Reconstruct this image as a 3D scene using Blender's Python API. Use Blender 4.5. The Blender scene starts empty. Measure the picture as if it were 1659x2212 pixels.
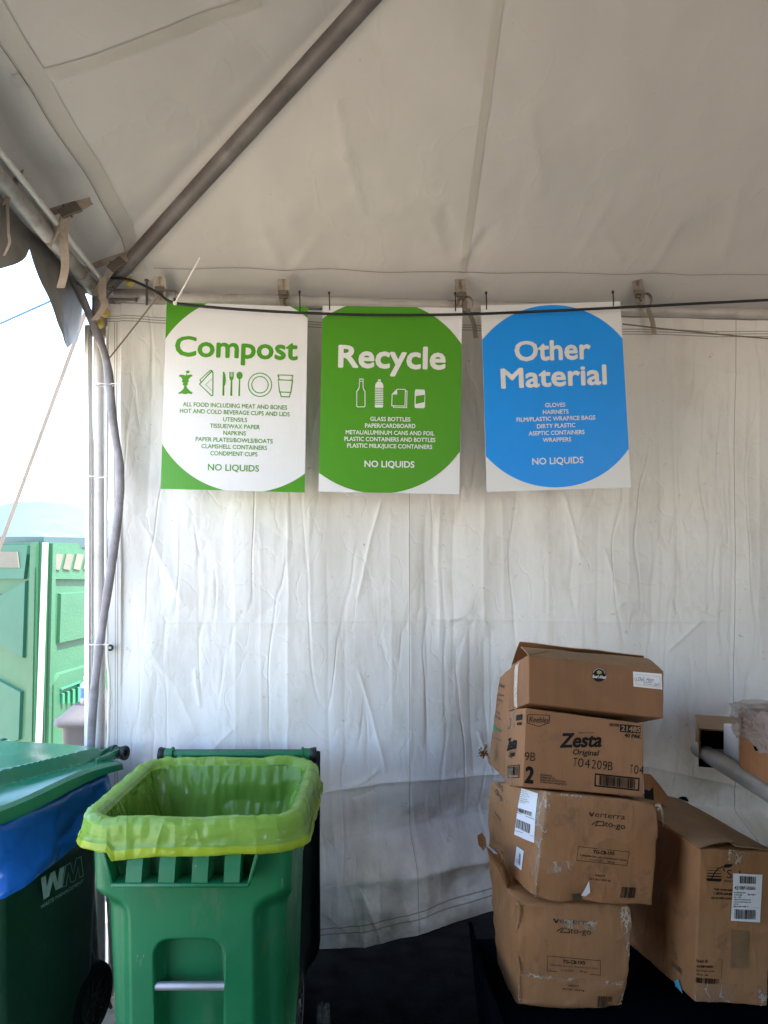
import bpy, math, random
import numpy as np
S = bpy.context.scene
COL = S.collection
random.seed(7); np.random.seed(7)
R = math.radians
# ------------------------------------------------------------------ camera, sky, sun, exposure
FPX, CX, HY, CZ = 1690.0, 829.5, 1200.0, 1.75      # focal length / centre / horizon of a 1659 x 2212 frame, eye height
cam_d = bpy.data.cameras.new('camera'); cam = bpy.data.objects.new('camera', cam_d); COL.objects.link(cam)
cam.location = (0, 0, CZ); cam.rotation_euler = (R(90), 0, 0)
cam_d.sensor_fit = 'VERTICAL'; cam_d.sensor_height = 36.0; cam_d.lens = 36.0*FPX/2212
cam_d.shift_y = (HY-1106)/2212; cam_d.clip_start = .02; cam_d.clip_end = 2000
S.camera = cam
SUN_EL, SUN_AZ = 66.0, 112.0      # azimuth clockwise from +Y
W = bpy.data.worlds.new("World"); S.world = W; W.use_nodes = True
nt = W.node_tree; nt.nodes.clear()
sky = nt.nodes.new('ShaderNodeTexSky'); sky.sky_type = 'NISHITA'; sky.sun_disc = False
sky.sun_elevation = R(SUN_EL); sky.sun_rotation = R(SUN_AZ); sky.dust_density = 1.5
bg = nt.nodes.new('ShaderNodeBackground'); bg.inputs[1].default_value = .15
wo = nt.nodes.new('ShaderNodeOutputWorld')
nt.links.new(sky.outputs[0], bg.inputs[0]); nt.links.new(bg.outputs[0], wo.inputs[0])
sl = bpy.data.lights.new('sun', 'SUN'); sl.energy = 2.6; sl.angle = R(.5); sl.color = (1, .95, .87)
sun = bpy.data.objects.new('sun', sl); COL.objects.link(sun)
sun.rotation_euler = (R(90-SUN_EL), 0, R(180-SUN_AZ)); sun.location = (20, -10, 30)
S.view_settings.view_transform = 'Standard'; S.view_settings.look = 'None'
S.view_settings.gamma = 1; S.view_settings.use_curve_mapping = False
S.view_settings.exposure = 3.12
S.render.engine = 'CYCLES'
cy = S.cycles; cy.use_denoising = True; cy.max_bounces = 10; cy.diffuse_bounces = 6; cy.glossy_bounces = 4
cy.transparent_max_bounces = 12; cy.transmission_bounces = 6; cy.sample_clamp_indirect = 8; cy.caustics_reflective = False

# ------------------------------------------------------------------ helpers
def A(*v): return np.array(v, float)
def P(px, py, Y): return A((px-CX)/FPX*Y, Y, CZ-(py-HY)/FPX*Y)
def proj(p):
    p = np.asarray(p, float)
    return np.stack([CX+FPX*p[..., 0]/p[..., 1], HY-FPX*(p[..., 2]-CZ)/p[..., 1]], -1)
def PL(px, py, p0, n):                               # where the sight line through a picture point meets a plane
    d = A((px-CX)/FPX, 1, -(py-HY)/FPX); e = A(0, 0, CZ)
    return e+d*(np.dot(np.asarray(p0)-e, n)/np.dot(d, n))
def unit(v): v = np.asarray(v, float); return v/np.linalg.norm(v)
def cv(ox, oy, sc): return lambda x, y: ((ox+x/sc)/1.50693, (oy+y/sc)/1.50693)
def sstep(x, a, b):
    t = np.clip((np.asarray(x, float)-a)/(b-a), 0, 1); return t*t*(3-2*t)
def _h(i, j, k, s):
    n = (i*374761393+j*668265263+k*2147483647+s*1274126177) & 0xffffffff
    n = ((n ^ (n >> 13))*1274126177) & 0xffffffff
    n = ((n ^ (n >> 16))*2246822519) & 0xffffffff
    return ((n ^ (n >> 15)) & 0xffffff)/float(0xffffff)*2-1
def vn(x, y, z=0, s=0):                              # value noise, -1..1
    x, y, z = np.broadcast_arrays(np.asarray(x, float), np.asarray(y, float), np.asarray(z, float))
    i, j, k = [np.floor(q).astype(np.int64) for q in (x, y, z)]
    u, v, w = x-i, y-j, z-k
    u, v, w = [q*q*(3-2*q) for q in (u, v, w)]
    r = 0
    for a in (0, 1):
        for b in (0, 1):
            for c in (0, 1):
                r = r+(u if a else 1-u)*(v if b else 1-v)*(w if c else 1-w)*_h(i+a, j+b, k+c, s)
    return r
def fbm(x, y, z=0, s=0, o=3):
    r, a = 0, 1.
    for q in range(o): r = r+a*vn(np.asarray(x)*2**q, np.asarray(y)*2**q, np.asarray(z)*2**q, s+q*17); a *= .5
    return r/1.75
def crease(X, Y, pts, amp, w, asym=0.):              # ridge along a polyline, in the grid's own units
    best = np.full(X.shape, 1e9); side = np.zeros(X.shape); fade = np.zeros(X.shape)
    L = 0; seg = []
    for a, b in zip(pts[:-1], pts[1:]): seg.append((L, math.dist(a, b))); L += math.dist(a, b)
    for (a, b), (l0, l) in zip(zip(pts[:-1], pts[1:]), seg):
        dx, dy = (b[0]-a[0])/l, (b[1]-a[1])/l
        t = np.clip((X-a[0])*dx+(Y-a[1])*dy, 0, l)
        ex, ey = X-a[0]-dx*t, Y-a[1]-dy*t
        d = np.hypot(ex, ey); m = d < best
        best = np.where(m, d, best); side = np.where(m, ex*dy-ey*dx, side)
        q = (l0+t)/L; fade = np.where(m, np.minimum(1, np.minimum(q, 1-q)/.12), fade)
    return amp*fade*(np.exp(-best/w)*(1+asym*np.tanh(side/w)))
class MB:
    def __init__(s): s.v, s.f, s.m, s.n = [], [], [], 0
    def add(s, v, f, m=0):
        v = np.asarray(v, float).reshape(-1, 3); o = s.n; s.v.append(v); s.n += len(v)
        s.f += [tuple(int(i)+o for i in q) for q in f]; s.m += [m]*len(f); return s
    def grid(s, G, m=0, wu=False, wv=False):         # G: (rows, cols, 3)
        G = np.asarray(G, float); r, c = G.shape[:2]; f = []
        for i in range(r if wv else r-1):
            for j in range(c if wu else c-1):
                f.append((i*c+j, i*c+(j+1) % c, (i+1) % r*c+(j+1) % c, (i+1) % r*c+j))
        return s.add(G.reshape(-1, 3), f, m)
    def quad(s, a, b, c, d, m=0): return s.add([a, b, c, d], [(0, 1, 2, 3)], m)
    def box(s, c, h, m=0, ax=None, bev=.0):          # centre, half sizes, axes rows
        c, h = np.asarray(c, float), np.asarray(h, float); ax = np.eye(3) if ax is None else np.asarray(ax, float)
        b = min(bev, min(h)*.9)
        if b <= 0:
            v = [c+(x*h[0])*ax[0]+(y*h[1])*ax[1]+(z*h[2])*ax[2] for x in (-1, 1) for y in (-1, 1) for z in (-1, 1)]
            return s.add(v, [(0, 1, 3, 2), (4, 6, 7, 5), (0, 4, 5, 1), (2, 3, 7, 6), (0, 2, 6, 4), (1, 5, 7, 3)], m)
        def ring(z, i): return [c+x*ax[0]+y*ax[1]+z*ax[2] for x, y in
                ((-h[0]+b+i, -h[1]+i), (h[0]-b-i, -h[1]+i), (h[0]-i, -h[1]+b+i), (h[0]-i, h[1]-b-i), (h[0]-b-i, h[1]-i), (-h[0]+b+i, h[1]-i), (-h[0]+i, h[1]-b-i), (-h[0]+i, -h[1]+b+i))]
        rs = [ring(-h[2], b*.7), ring(-h[2]+b, 0), ring(h[2]-b, 0), ring(h[2], b*.7)]
        s.grid(rs, m, wu=True); o = s.n-32
        s.f += [tuple(o+i for i in range(7, -1, -1)), tuple(o+24+i for i in range(8))]; s.m += [m, m]; return s
    def tube(s, pts, r, n=12, m=0, cap=True, flat=None):
        pts = np.asarray(pts, float); k = len(pts); rr = np.full(k, r) if np.isscalar(r) else np.asarray(r, float)
        T = np.gradient(pts, axis=0); T /= np.linalg.norm(T, axis=1)[:, None]+1e-12
        ref = A(0, 0, 1) if abs(T[0][2]) < .9 else A(1, 0, 0)
        nrm = unit(np.cross(T[0], ref)); G = []
        for i in range(k):
            nrm = unit(nrm-T[i]*np.dot(nrm, T[i])); bn = np.cross(T[i], nrm)
            fl = (1, 1) if flat is None else flat
            G.append([pts[i]+rr[i]*(fl[0]*math.cos(a)*nrm+fl[1]*math.sin(a)*bn) for a in np.linspace(0, 2*math.pi, n, endpoint=False)])
        s.grid(G, m, wu=True); o = s.n-k*n
        if cap:
            s.f += [tuple(o+i for i in range(n-1, -1, -1)), tuple(o+(k-1)*n+i for i in range(n))]; s.m += [m, m]
        return s
    def cyl(s, a, b, r, n=24, m=0, r2=None):
        return s.tube([a, b], [r, r if r2 is None else r2], n, m)
    def lathe(s, c, axis, prof, n=32, m=0):          # prof: (radius, height)
        axis = unit(axis); e1 = unit(np.cross(axis, A(0, 0, 1) if abs(axis[2]) < .9 else A(1, 0, 0))); e2 = np.cross(axis, e1)
        G = [[np.asarray(c)+axis*h+r*(math.cos(t)*e1+math.sin(t)*e2) for t in np.linspace(0, 2*math.pi, n, endpoint=False)] for r, h in prof]
        return s.grid(G, m, wu=True)
    def prism(s, poly, off, m=0):                    # polygon (3D pts) pushed along off
        poly = np.asarray(poly, float); n = len(poly); off = np.asarray(off, float)
        f = [tuple(range(n)), tuple(range(2*n-1, n-1, -1))]+[(i, i+n, (i+1) % n+n, (i+1) % n) for i in range(n)]
        return s.add(np.concatenate([poly, poly+off]), f, m)
    def strip(s, pts, wvec, m=0, thick=None):        # ribbon: centre line + half-width vector(s)
        pts = np.asarray(pts, float); w = np.broadcast_to(np.asarray(wvec, float), pts.shape)
        if thick is None: return s.grid(np.stack([pts-w, pts+w]), m)
        t = np.broadcast_to(np.asarray(thick, float), pts.shape)
        return s.grid(np.stack([pts-w, pts+w, pts+w+t, pts-w+t]), m, wv=True)
def spl(pts, n=8):                                   # Catmull-Rom
    p = np.asarray(pts, float); p = np.concatenate([[2*p[0]-p[1]], p, [2*p[-1]-p[-2]]]); o = []
    for i in range(1, len(p)-2):
        for t in np.linspace(0, 1, n, endpoint=False):
            a, b, c, d = p[i-1:i+3]
            o.append(.5*(2*b+(c-a)*t+(2*a-5*b+4*c-d)*t*t+(3*b-a-3*c+d)*t**3))
    o.append(p[-2]); return np.array(o)
WL = {}
def thing(name, label, cat, loc, group=None, rz=0, kind=None):
    o = bpy.data.objects.new(name, None); COL.objects.link(o); o.empty_display_size = .1
    o.location = loc; o.rotation_euler = (0, 0, rz); WL[o.name] = np.asarray(loc, float)
    tag(o, label, cat, group, kind); return o
def tag(o, label=None, cat=None, group=None, kind=None):
    for k, v in (('label', label), ('category', cat), ('group', group), ('kind', kind)):
        if v: o[k] = v
    return o
def obj(name, mb, mats, parent=None, label=None, cat=None, group=None, kind=None, smooth=True, angle=40, local=False, uv=None):
    if not isinstance(mats, (list, tuple)): mats = [mats]
    V = np.concatenate(mb.v)
    if parent is not None: loc = A(0, 0, 0) if local else WL[parent.name]
    elif local: loc = A(0, 0, 0)
    else: loc = A((V[:, 0].min()+V[:, 0].max())/2, (V[:, 1].min()+V[:, 1].max())/2, V[:, 2].min())
    me = bpy.data.meshes.new(name); me.from_pydata((V-loc).tolist(), [], mb.f)
    for m in mats: me.materials.append(m)
    if len(mats) > 1: me.polygons.foreach_set('material_index', mb.m)
    if uv is not None:
        li = np.empty(len(me.loops), np.int32); me.loops.foreach_get('vertex_index', li)
        for nm, q in uv.items():
            l = me.uv_layers.new(name=nm); l.data.foreach_set('uv', np.asarray(q, np.float32)[li].ravel())
    me.validate()
    if smooth:
        me.polygons.foreach_set('use_smooth', [True]*len(me.polygons))
        if angle < 180: me.set_sharp_from_angle(angle=R(angle))
    o = bpy.data.objects.new(name, me); COL.objects.link(o)
    if parent is not None: o.parent = parent; WL[o.name] = loc if not local else WL.get(parent.name)
    else: o.location = loc; WL[o.name] = loc
    tag(o, label, cat, group, kind); return o
# ------------------------------------------------------------------ materials
class N:
    def __init__(s, name):
        s.mat = bpy.data.materials.new(name); s.mat.use_nodes = True; s.t = s.mat.node_tree; s.t.nodes.clear()
        s.out = s.t.nodes.new('ShaderNodeOutputMaterial')
    def n(s, ty, **k):
        o = s.t.nodes.new('ShaderNode'+ty)
        for a, v in k.items():
            if a.startswith('i_'):
                q = a[2:]; q = int(q) if q.isdigit() else q.replace('_', ' '); s.set(o.inputs[q], v)
            else: setattr(o, a, v)
        return o
    def set(s, inp, v):
        if isinstance(v, bpy.types.NodeSocket): s.t.links.new(v, inp)
        elif isinstance(v, bpy.types.Node): s.t.links.new(v.outputs[0], inp)
        else: inp.default_value = v if not (isinstance(v, tuple) and len(v) == 3 and inp.type == 'RGBA') else v+(1,)
    def noise(s, vec, sc, det=4, rough=.55, lo=None, hi=None, w=None):
        o = s.n('TexNoise', i_Scale=sc, i_Detail=det, i_Roughness=rough)
        if vec is not None: s.set(o.inputs['Vector'], vec)
        f = o.outputs[0]
        if lo is not None: f = s.n('MapRange', i_0=f, i_1=lo, i_2=hi).outputs[0]
        return f
    def map(s, vec, sc, loc=(0, 0, 0)):
        return s.n('Mapping', i_Vector=vec, i_Scale=sc, i_Location=loc).outputs[0]
    def mix(s, f, a, b, bl='MIX'):
        o = s.n('Mix', data_type='RGBA', blend_type=bl)
        s.set(o.inputs[0], f); s.set(o.inputs[6], a); s.set(o.inputs[7], b); return o.outputs[2]
    def m(s, op, a, b=0., c=0.):
        o = s.n('Math', operation=op); s.set(o.inputs[0], a); s.set(o.inputs[1], b)
        if op in ('MULTIPLY_ADD', 'SMOOTH_MIN', 'COMPARE'): s.set(o.inputs[2], c)
        return o.outputs[0]
    def bump(s, h, dist, strength=1., prev=None):
        o = s.n('Bump', i_Strength=strength, i_Distance=dist, i_Height=h)
        if prev is not None: s.set(o.inputs['Normal'], prev)
        return o.outputs[0]
    def bsdf(s, col, rough, metal=0., nrm=None, spec=.5, **k):
        b = s.n('BsdfPrincipled', i_Base_Color=col, i_Roughness=rough, i_Metallic=metal)
        b.inputs['Specular IOR Level'].default_value = spec
        if nrm is not None: s.set(b.inputs['Normal'], nrm)
        for a, v in k.items(): s.set(b.inputs[a.replace('_', ' ')], v)
        return b
    def done(s, sh): s.t.links.new(sh.outputs[0] if isinstance(sh, bpy.types.Node) else sh, s.out.inputs[0]); return s.mat
def pm(name, col, rough=.5, metal=0., var=.15, vs=5., bump=.0, bs=80., st=(1, 1, 1), spec=.5, dirt=None, rv=.1):
    n = N(name); tc = n.n('TexCoord').outputs['Object']; mv = n.map(tc, st)
    a = tuple(c*(1-var) for c in col); b = tuple(min(1, c*(1+var)) for c in col)
    c = n.mix(n.noise(mv, vs, 5, .6, .3, .7), a, b)
    if dirt: c = n.mix(n.m('MULTIPLY', n.noise(tc, dirt[1], 6, .7, dirt[2], dirt[3]), dirt[4] if len(dirt) > 4 else .8), c, dirt[0])
    nr = n.bump(n.noise(mv, bs, 4), bump) if bump else None
    rg = n.n('MapRange', i_0=n.noise(tc, vs*2.3, 4), i_1=.3, i_2=.7, i_3=max(0, rough-rv), i_4=min(1, rough+rv)).outputs[0]
    return n.done(n.bsdf(c, rg, metal, nr, spec))
# ------------------------------------------------------------------ the tent's own axes
TA = math.atan(.084)
U = A(math.cos(TA), math.sin(TA), 0); Vd = A(math.sin(TA), -math.cos(TA), 0); ZZ = A(0, 0, 1)
C0 = A(-1.129, 3.105, 0); RAILZ = 2.779
def T(u, v, z): return C0+np.asarray(u)[..., None]*U+np.asarray(v)[..., None]*Vd+np.asarray(z)[..., None]*ZZ
def WP(px, py, off=0.): return PL(px, py, C0+Vd*off, Vd)      # on the wall plane, off metres inside it
# ------------------------------------------------------------------ materials
def mat_canvas():
    n = N('tent_vinyl'); tc = n.n('TexCoord').outputs['Object']
    c = n.mix(n.noise(tc, 1.1, 6, .6, .3, .72), (.42, .382, .335), (.49, .452, .40))
    c = n.mix(n.m('MULTIPLY', n.noise(tc, 9, 6, .75, .56, .75), .22), c, (.40, .33, .26))
    c = n.mix(n.m('MULTIPLY', n.noise(tc, 55, 3, .6, .70, .80), .5), c, (.16, .13, .10))
    b = n.bump(n.noise(tc, 2.5, 4, .5), .010, .5); b = n.bump(n.noise(tc, 420, 2), .0006, .5, b)
    rg = n.m('MULTIPLY', n.m('MINIMUM', n.m('ABSOLUTE', n.m('SUBTRACT', n.noise(n.map(tc, (1.6, 1, 1)), 2.4, 3, .45), .5)), .02), -1.); b = n.bump(rg, .030, .7, b)
    g = n.bsdf(c, .55, 0, b, .35); t = n.n('BsdfTranslucent', i_Color=c); m = n.n('MixShader', i_0=.015); n.set(m.inputs[1], g); n.set(m.inputs[2], t)
    return n.done(m)
def mat_wall():
    n = N('side_wall_vinyl'); uv = n.n('UVMap', uv_map='flat').outputs[0]; hm = n.n('UVMap', uv_map='hem').outputs[0]
    c = n.mix(n.noise(uv, 3, 6, .6, .3, .7), (.70, .675, .645), (.78, .76, .73))
    c = n.mix(n.m('MULTIPLY', n.noise(n.map(uv, (3, 1, 1)), 4, 6, .7, .52, .8), .42), c, (.42, .34, .25))
    c = n.mix(n.m('MULTIPLY', n.noise(uv, 38, 5, .7, .64, .74), .6), c, (.30, .21, .12))
    c = n.mix(n.m('MULTIPLY', n.noise(n.map(uv, (1, 1, 1), (5, 3, 0)), 110, 2, .5, .74, .80), .7), c, (.12, .09, .07))
    sx = n.n('SeparateXYZ', i_0=uv); u, v = sx.outputs[0], sx.outputs[1]
    hz = n.n('SeparateXYZ', i_0=hm).outputs[1]
    def line(coord, at, w, mod=0.): return n.m('COMPARE', coord, at, w)
    wob = n.m('MULTIPLY_ADD', n.noise(n.map(uv, (2, 2, 2)), 3, 2), .012, -.006)
    vv = n.m('ADD', v, wob); seams = None
    for q in ([line(vv, a, .0011) for a in (.688, .6935, .699)]+[line(u, a, .0007) for a in (.885, 1.587)]
              +[n.m('MULTIPLY', line(u, a, .0009), n.m('GREATER_THAN', v, .70)) for a in (.2485, .2535)]
              +[line(n.m('ADD', hz, n.m('MULTIPLY', wob, .4)), a, .0024) for a in (.055, .078)]):
        seams = q if seams is None else n.m('MAXIMUM', seams, q)
    c = n.mix(n.m('MULTIPLY', seams, .62), c, (.10, .075, .055))
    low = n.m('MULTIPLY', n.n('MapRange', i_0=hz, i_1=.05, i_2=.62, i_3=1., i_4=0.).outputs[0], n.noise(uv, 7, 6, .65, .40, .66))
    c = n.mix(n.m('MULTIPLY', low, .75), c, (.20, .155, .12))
    b = n.bump(n.noise(n.map(uv, (6, 2, 1)), 3.2, 5, .55), .006, .5)
    b = n.bump(n.noise(n.map(uv, (9, 1.2, 1)), 14, 4, .6), .0012, .5, b)
    rg = lambda v, s, d, lim: n.m('MULTIPLY', n.m('MINIMUM', n.m('ABSOLUTE', n.m('SUBTRACT', n.noise(v, s, d, .4), .5)), lim), -1.)
    b = n.bump(rg(n.map(uv, (9, 1.5, 1)), 1.5, 2, .035), .055, .9, b); b = n.bump(rg(n.map(uv, (5, 3.2, 1), (7, 2, 0)), 2.4, 3, .025), .035, .8, b)
    return n.done(n.bsdf(c, .5, 0, b, .4))
M_canvas = mat_canvas(); M_wall = mat_wall()
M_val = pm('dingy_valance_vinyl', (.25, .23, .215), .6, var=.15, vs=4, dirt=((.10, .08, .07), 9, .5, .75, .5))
M_tape = pm('seam_tape', (.50, .462, .412), .5, var=.04, vs=4, bump=.001, bs=30)
M_thread = pm('dark_thread', (.15, .125, .10), .8)
M_tube = pm('dull_aluminium', (.34, .32, .305), .5, .35, var=.25, vs=14, bump=.0006, bs=60, dirt=((.12, .08, .06), 9, .5, .72, .8))
M_rail = pm('pale_rail_metal', (.50, .47, .44), .5, .1, var=.12, vs=10, dirt=((.22, .17, .13), 9, .55, .78, .6))
M_strap = pm('pale_strap', (.34, .29, .25), .8, var=.1)
M_white = pm('white_vinyl_strip', (.72, .70, .68), .55, var=.06, vs=6, dirt=((.3, .24, .2), 14, .6, .8, .5))
M_oldtube = pm('weathered_steel', (.17, .15, .14), .6, .25, var=.4, vs=14, bump=.001, bs=60, spec=.4, dirt=((.06, .045, .04), 7, .42, .70, .85))
M_pvc = pm('white_pvc', (.70, .68, .64), .35, var=.06, dirt=((.35, .28, .2), 14, .6, .8, .5))
M_web = pm('tan_webbing', (.36, .30, .24), .85, var=.2, vs=20, bump=.001, bs=220, dirt=((.10, .07, .06), 8, .5, .75, .7))
M_buckle = pm('dull_buckle_metal', (.16, .135, .11), .5, .6, var=.3)
M_black = pm('black_rope', (.012, .012, .013), .7, var=.3, vs=60, bump=.001, bs=300)
M_tie = pm('black_nylon', (.015, .015, .016), .4)
M_wtie = pm('white_nylon', (.75, .72, .66), .4)
M_sleeve = pm('grey_cable_sleeve', (.20, .185, .20), .5, .0, var=.25, vs=12, bump=.003, bs=14, dirt=((.08, .06, .055), 10, .5, .7, .6))
M_yellow = pm('yellow_plastic', (.62, .48, .10), .4)
M_blue = pm('blue_plastic', (.02, .10, .42), .4)
M_cord = pm('grey_cord', (.17, .13, .10), .8)
M_ground = pm('sandy_concrete', (.50, .43, .33), .9, var=.22, vs=2.2, bump=.006, bs=40, dirt=((.2, .16, .12), 1.5, .5, .8, .4))
M_mat = pm('black_rubber', (.0022, .0022, .0022), .95, spec=0., var=.4, vs=9, bump=.003, bs=70, dirt=((.006, .0055, .005), 6, .6, .85, .5))
# ------------------------------------------------------------------ ground
mb = MB(); mb.quad((-400, -400, 0), (400, -400, 0), (400, 400, 0), (-400, 400, 0)); obj('ground', mb, M_ground, kind='structure', local=True)
mb = MB(); g = T(*np.meshgrid(np.linspace(.12, 7, 60), np.linspace(-5.2, 6.0, 80), indexing='ij'), np.zeros((60, 80))+.005)
mb.grid(g); mb.grid(g*A(1, 1, 0)+A(0, 0, .0015)); obj('rubber_floor', mb, M_mat, kind='structure', local=True)
# ------------------------------------------------------------------ tent canopy
ZB, ZL, SL = 2.825, 2.865, .48
def roofz(u, v):
    u, v = np.asarray(u, float), np.asarray(v, float); um, vm = 6-u, 6-v
    h = np.minimum(np.minimum(ZL+SL*u, ZB+SL*v), np.minimum(ZL+SL*um, ZB+SL*vm))
    n = .016*fbm(u*1.6, v*1.6, 0, 3, 4)+.005*fbm(u*6, v*6, 0, 9, 3)
    e = np.exp(-np.clip(v, 0, 9)/.28)*.004*np.sin(u*15+2*vn(u*2, v*2, 0, 5))+np.exp(-np.clip(u, 0, 9)/.3)*.008*np.sin(v*12+2*vn(u*2, v*2, 0, 6))
    sag = -.03*np.sin(np.clip(np.minimum(np.minimum(u, um), np.minimum(v, vm))/3, 0, 1)*math.pi)
    return h+n+e+sag+ROOFC(u, v)+.075*np.exp(-np.clip(u, 0, 9)/.10)*sstep(v, .12, .5)
bn = unit(A(*(U*0)+0)+np.cross(U, unit(Vd+SL*ZZ))); bp0 = C0+A(0, 0, ZB)
ln = unit(np.cross(unit(U+SL*ZZ), Vd)); lp0 = C0+A(0, 0, ZL)
def ruv(px, py, left=False):
    q = PL(px, py, lp0 if left else bp0, ln if left else bn)-C0; return (float(np.dot(q, U)), float(np.dot(q, Vd)))
ROOFC = lambda u, v: 0
cr = []
for pts, a, w in ([((730, 190), (752, 330)), .006, .015], [((745, 300), (790, 460)), .005, .012], [((930, 450), (962, 540)), .008, .014], [((960, 430), (975, 500)), -.007, .012],
                  [((1040, 480), (1000, 560)), .009, .015], [((1080, 470), (1020, 545)), -.006, .012], [((940, 540), (900, 500)), .006, .015], [((1140, 200), (1180, 420)), .006, .03],
                  [((1300, 480), (1350, 560)), .008, .015], [((1400, 590), (1470, 470)), .008, .016], [((1240, 560), (1330, 400)), .006, .02], [((1560, 560), (1600, 380)), .006, .02], [((610, 600), (560, 480)), .006, .02], [((620, 600), (690, 500)), .006, .02]):
    cr.append(([ruv(*p) for p in pts], -a*.9, w*1.0))
def ROOFC(u, v):
    r = 0
    for p, a, w in cr: r = r+crease(u, v, p, a, w, .4)
    return r
gu = np.concatenate([np.arange(-.05, 3.0, .014), np.arange(3.0, 6.06, .06)]); gv = np.concatenate([np.arange(-.05, 2.0, .014), np.arange(2.0, 6.06, .06)])
uu, vv = np.meshgrid(gu, gv, indexing='ij')
cz = A(*C0[:2], ZB)
canopy = thing('tent_canopy', 'grey white vinyl tent roof stretched over the diagonal pole, scalloped at its left edge', 'tent roof', cz)
mb = MB(); mb.grid(T(uu, vv, roofz(uu, vv))); obj('roof_sheet', mb, M_canvas, canopy, angle=180)
def valance(fu, L, n, drop, seed):
    tt = np.linspace(0, L, n); q = np.abs(np.sin(np.pi*tt/.61))**.55
    rows = []
    for k in np.linspace(0, 1, 14):
        z0 = fu(tt)[2]; zb = z0-drop[0]-drop[1]*q
        u, v, _ = fu(tt); w = .03*k*np.sin(tt*9+seed)+.012*k*fbm(tt*5, k*3, 0, seed)
        rows.append((u, v, z0+(zb-z0)*k, w))
    return rows
rows = valance(lambda t: (np.full_like(t, -.05), t-.05, roofz(np.full_like(t, -.05), t-.05)), 6.1, 420, (.165, .165), 1)
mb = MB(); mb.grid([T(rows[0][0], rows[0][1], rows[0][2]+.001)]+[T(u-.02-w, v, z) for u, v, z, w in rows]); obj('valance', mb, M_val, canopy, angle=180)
rows = valance(lambda t: (t-.05, np.full_like(t, -.05), roofz(t-.05, np.full_like(t, -.05))), 6.1, 300, (.10, .12), 4)
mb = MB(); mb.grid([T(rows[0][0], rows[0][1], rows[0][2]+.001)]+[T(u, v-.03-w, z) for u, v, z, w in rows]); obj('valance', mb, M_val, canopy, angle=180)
def roof_strip(pts, w, off, mat, name, n=80):
    pts = np.asarray(pts, float); t = np.linspace(0, len(pts)-1, n)
    u = np.interp(t, range(len(pts)), pts[:, 0]); v = np.interp(t, range(len(pts)), pts[:, 1])
    d = np.stack([np.gradient(u), np.gradient(v)], 1); d /= np.linalg.norm(d, axis=1)[:, None]; e = np.stack([-d[:, 1], d[:, 0]], 1)
    mb = MB(); mb.grid([T(u+e[:, 0]*k, v+e[:, 1]*k, roofz(u+e[:, 0]*k, v+e[:, 1]*k)-off) for k in (-w/2, 0, w/2)])
    return obj(name, mb, mat, canopy, angle=180)
a0, a1 = ruv(330, 576), ruv(1659, 590); roof_strip([a0, a1, (5.4, a1[1])], .0022, .004, M_thread, 'seam')
a0, a1 = ruv(0, 105, True), ruv(285, 545, True); roof_strip([(a0[0], 2.6), a0, a1], .0022, .004, M_thread, 'seam')
roof_strip([(a0[0]+.03, 2.6), (a0[0]+.03, a0[1]), (a1[0]+.03, a1[1])], .05, .0025, M_tape, 'seam_tape')
a0, a1 = ruv(1000, 588), ruv(1078, -20); roof_strip([a0, a1], .026, .002, M_tape, 'seam_tape')
a0, a1 = ruv(30, 195, True), ruv(560, -10, True); roof_strip([a0, a1], .05, .0025, M_tape, 'seam_tape')
# straps with buckles, sewn to the roof
def strap_back(px, py0, py1, loop=0):
    a = WP(px, py0, .10); b = WP(px+3, py1, .03); st = MB()
    for dx in (-.006, .008):
        p = spl([a+U*dx, (a+b)/2+U*dx*1.6+Vd*.004, b+U*dx+Vd*.012, b+U*(dx+.004)-ZZ*.022+Vd*.0]); st.strip(p, U*.0135, thick=Vd*.0025)
    if loop:
        c = b+Vd*.03; th = np.linspace(-2.2, 3.4, 26); st.strip([c+U*(.016+.026*math.cos(t))+ZZ*(-.012+.028*math.sin(t))+Vd*.004*t for t in th], Vd*.012, thick=U*.002)
        st.strip(spl([c+U*.02-ZZ*.03, c+U*.045-ZZ*.09, c+U*.055-ZZ*.15]), U*.008+Vd*.005, thick=Vd*.002)
    s = obj('strap', st, M_web, canopy, smooth=True)
    k = (a*.35+b*.65)+Vd*.012; bk = MB(); bk.box(k, (.019, .004, .011), ax=(U, Vd, ZZ), bev=.002); bk.box(k-ZZ*.02+Vd*.003, (.015, .006, .006), ax=(U, Vd, ZZ), bev=.002); bk.cyl(k-U*.022-ZZ*.008, k+U*.022-ZZ*.008, .0035, 8)
    obj('buckle', bk, M_buckle, s, smooth=False)
strap_back(344, 598, 640); strap_back(611, 603, 650); strap_back(993, 604, 655, 1); strap_back(1376, 603, 648, 1)
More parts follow.
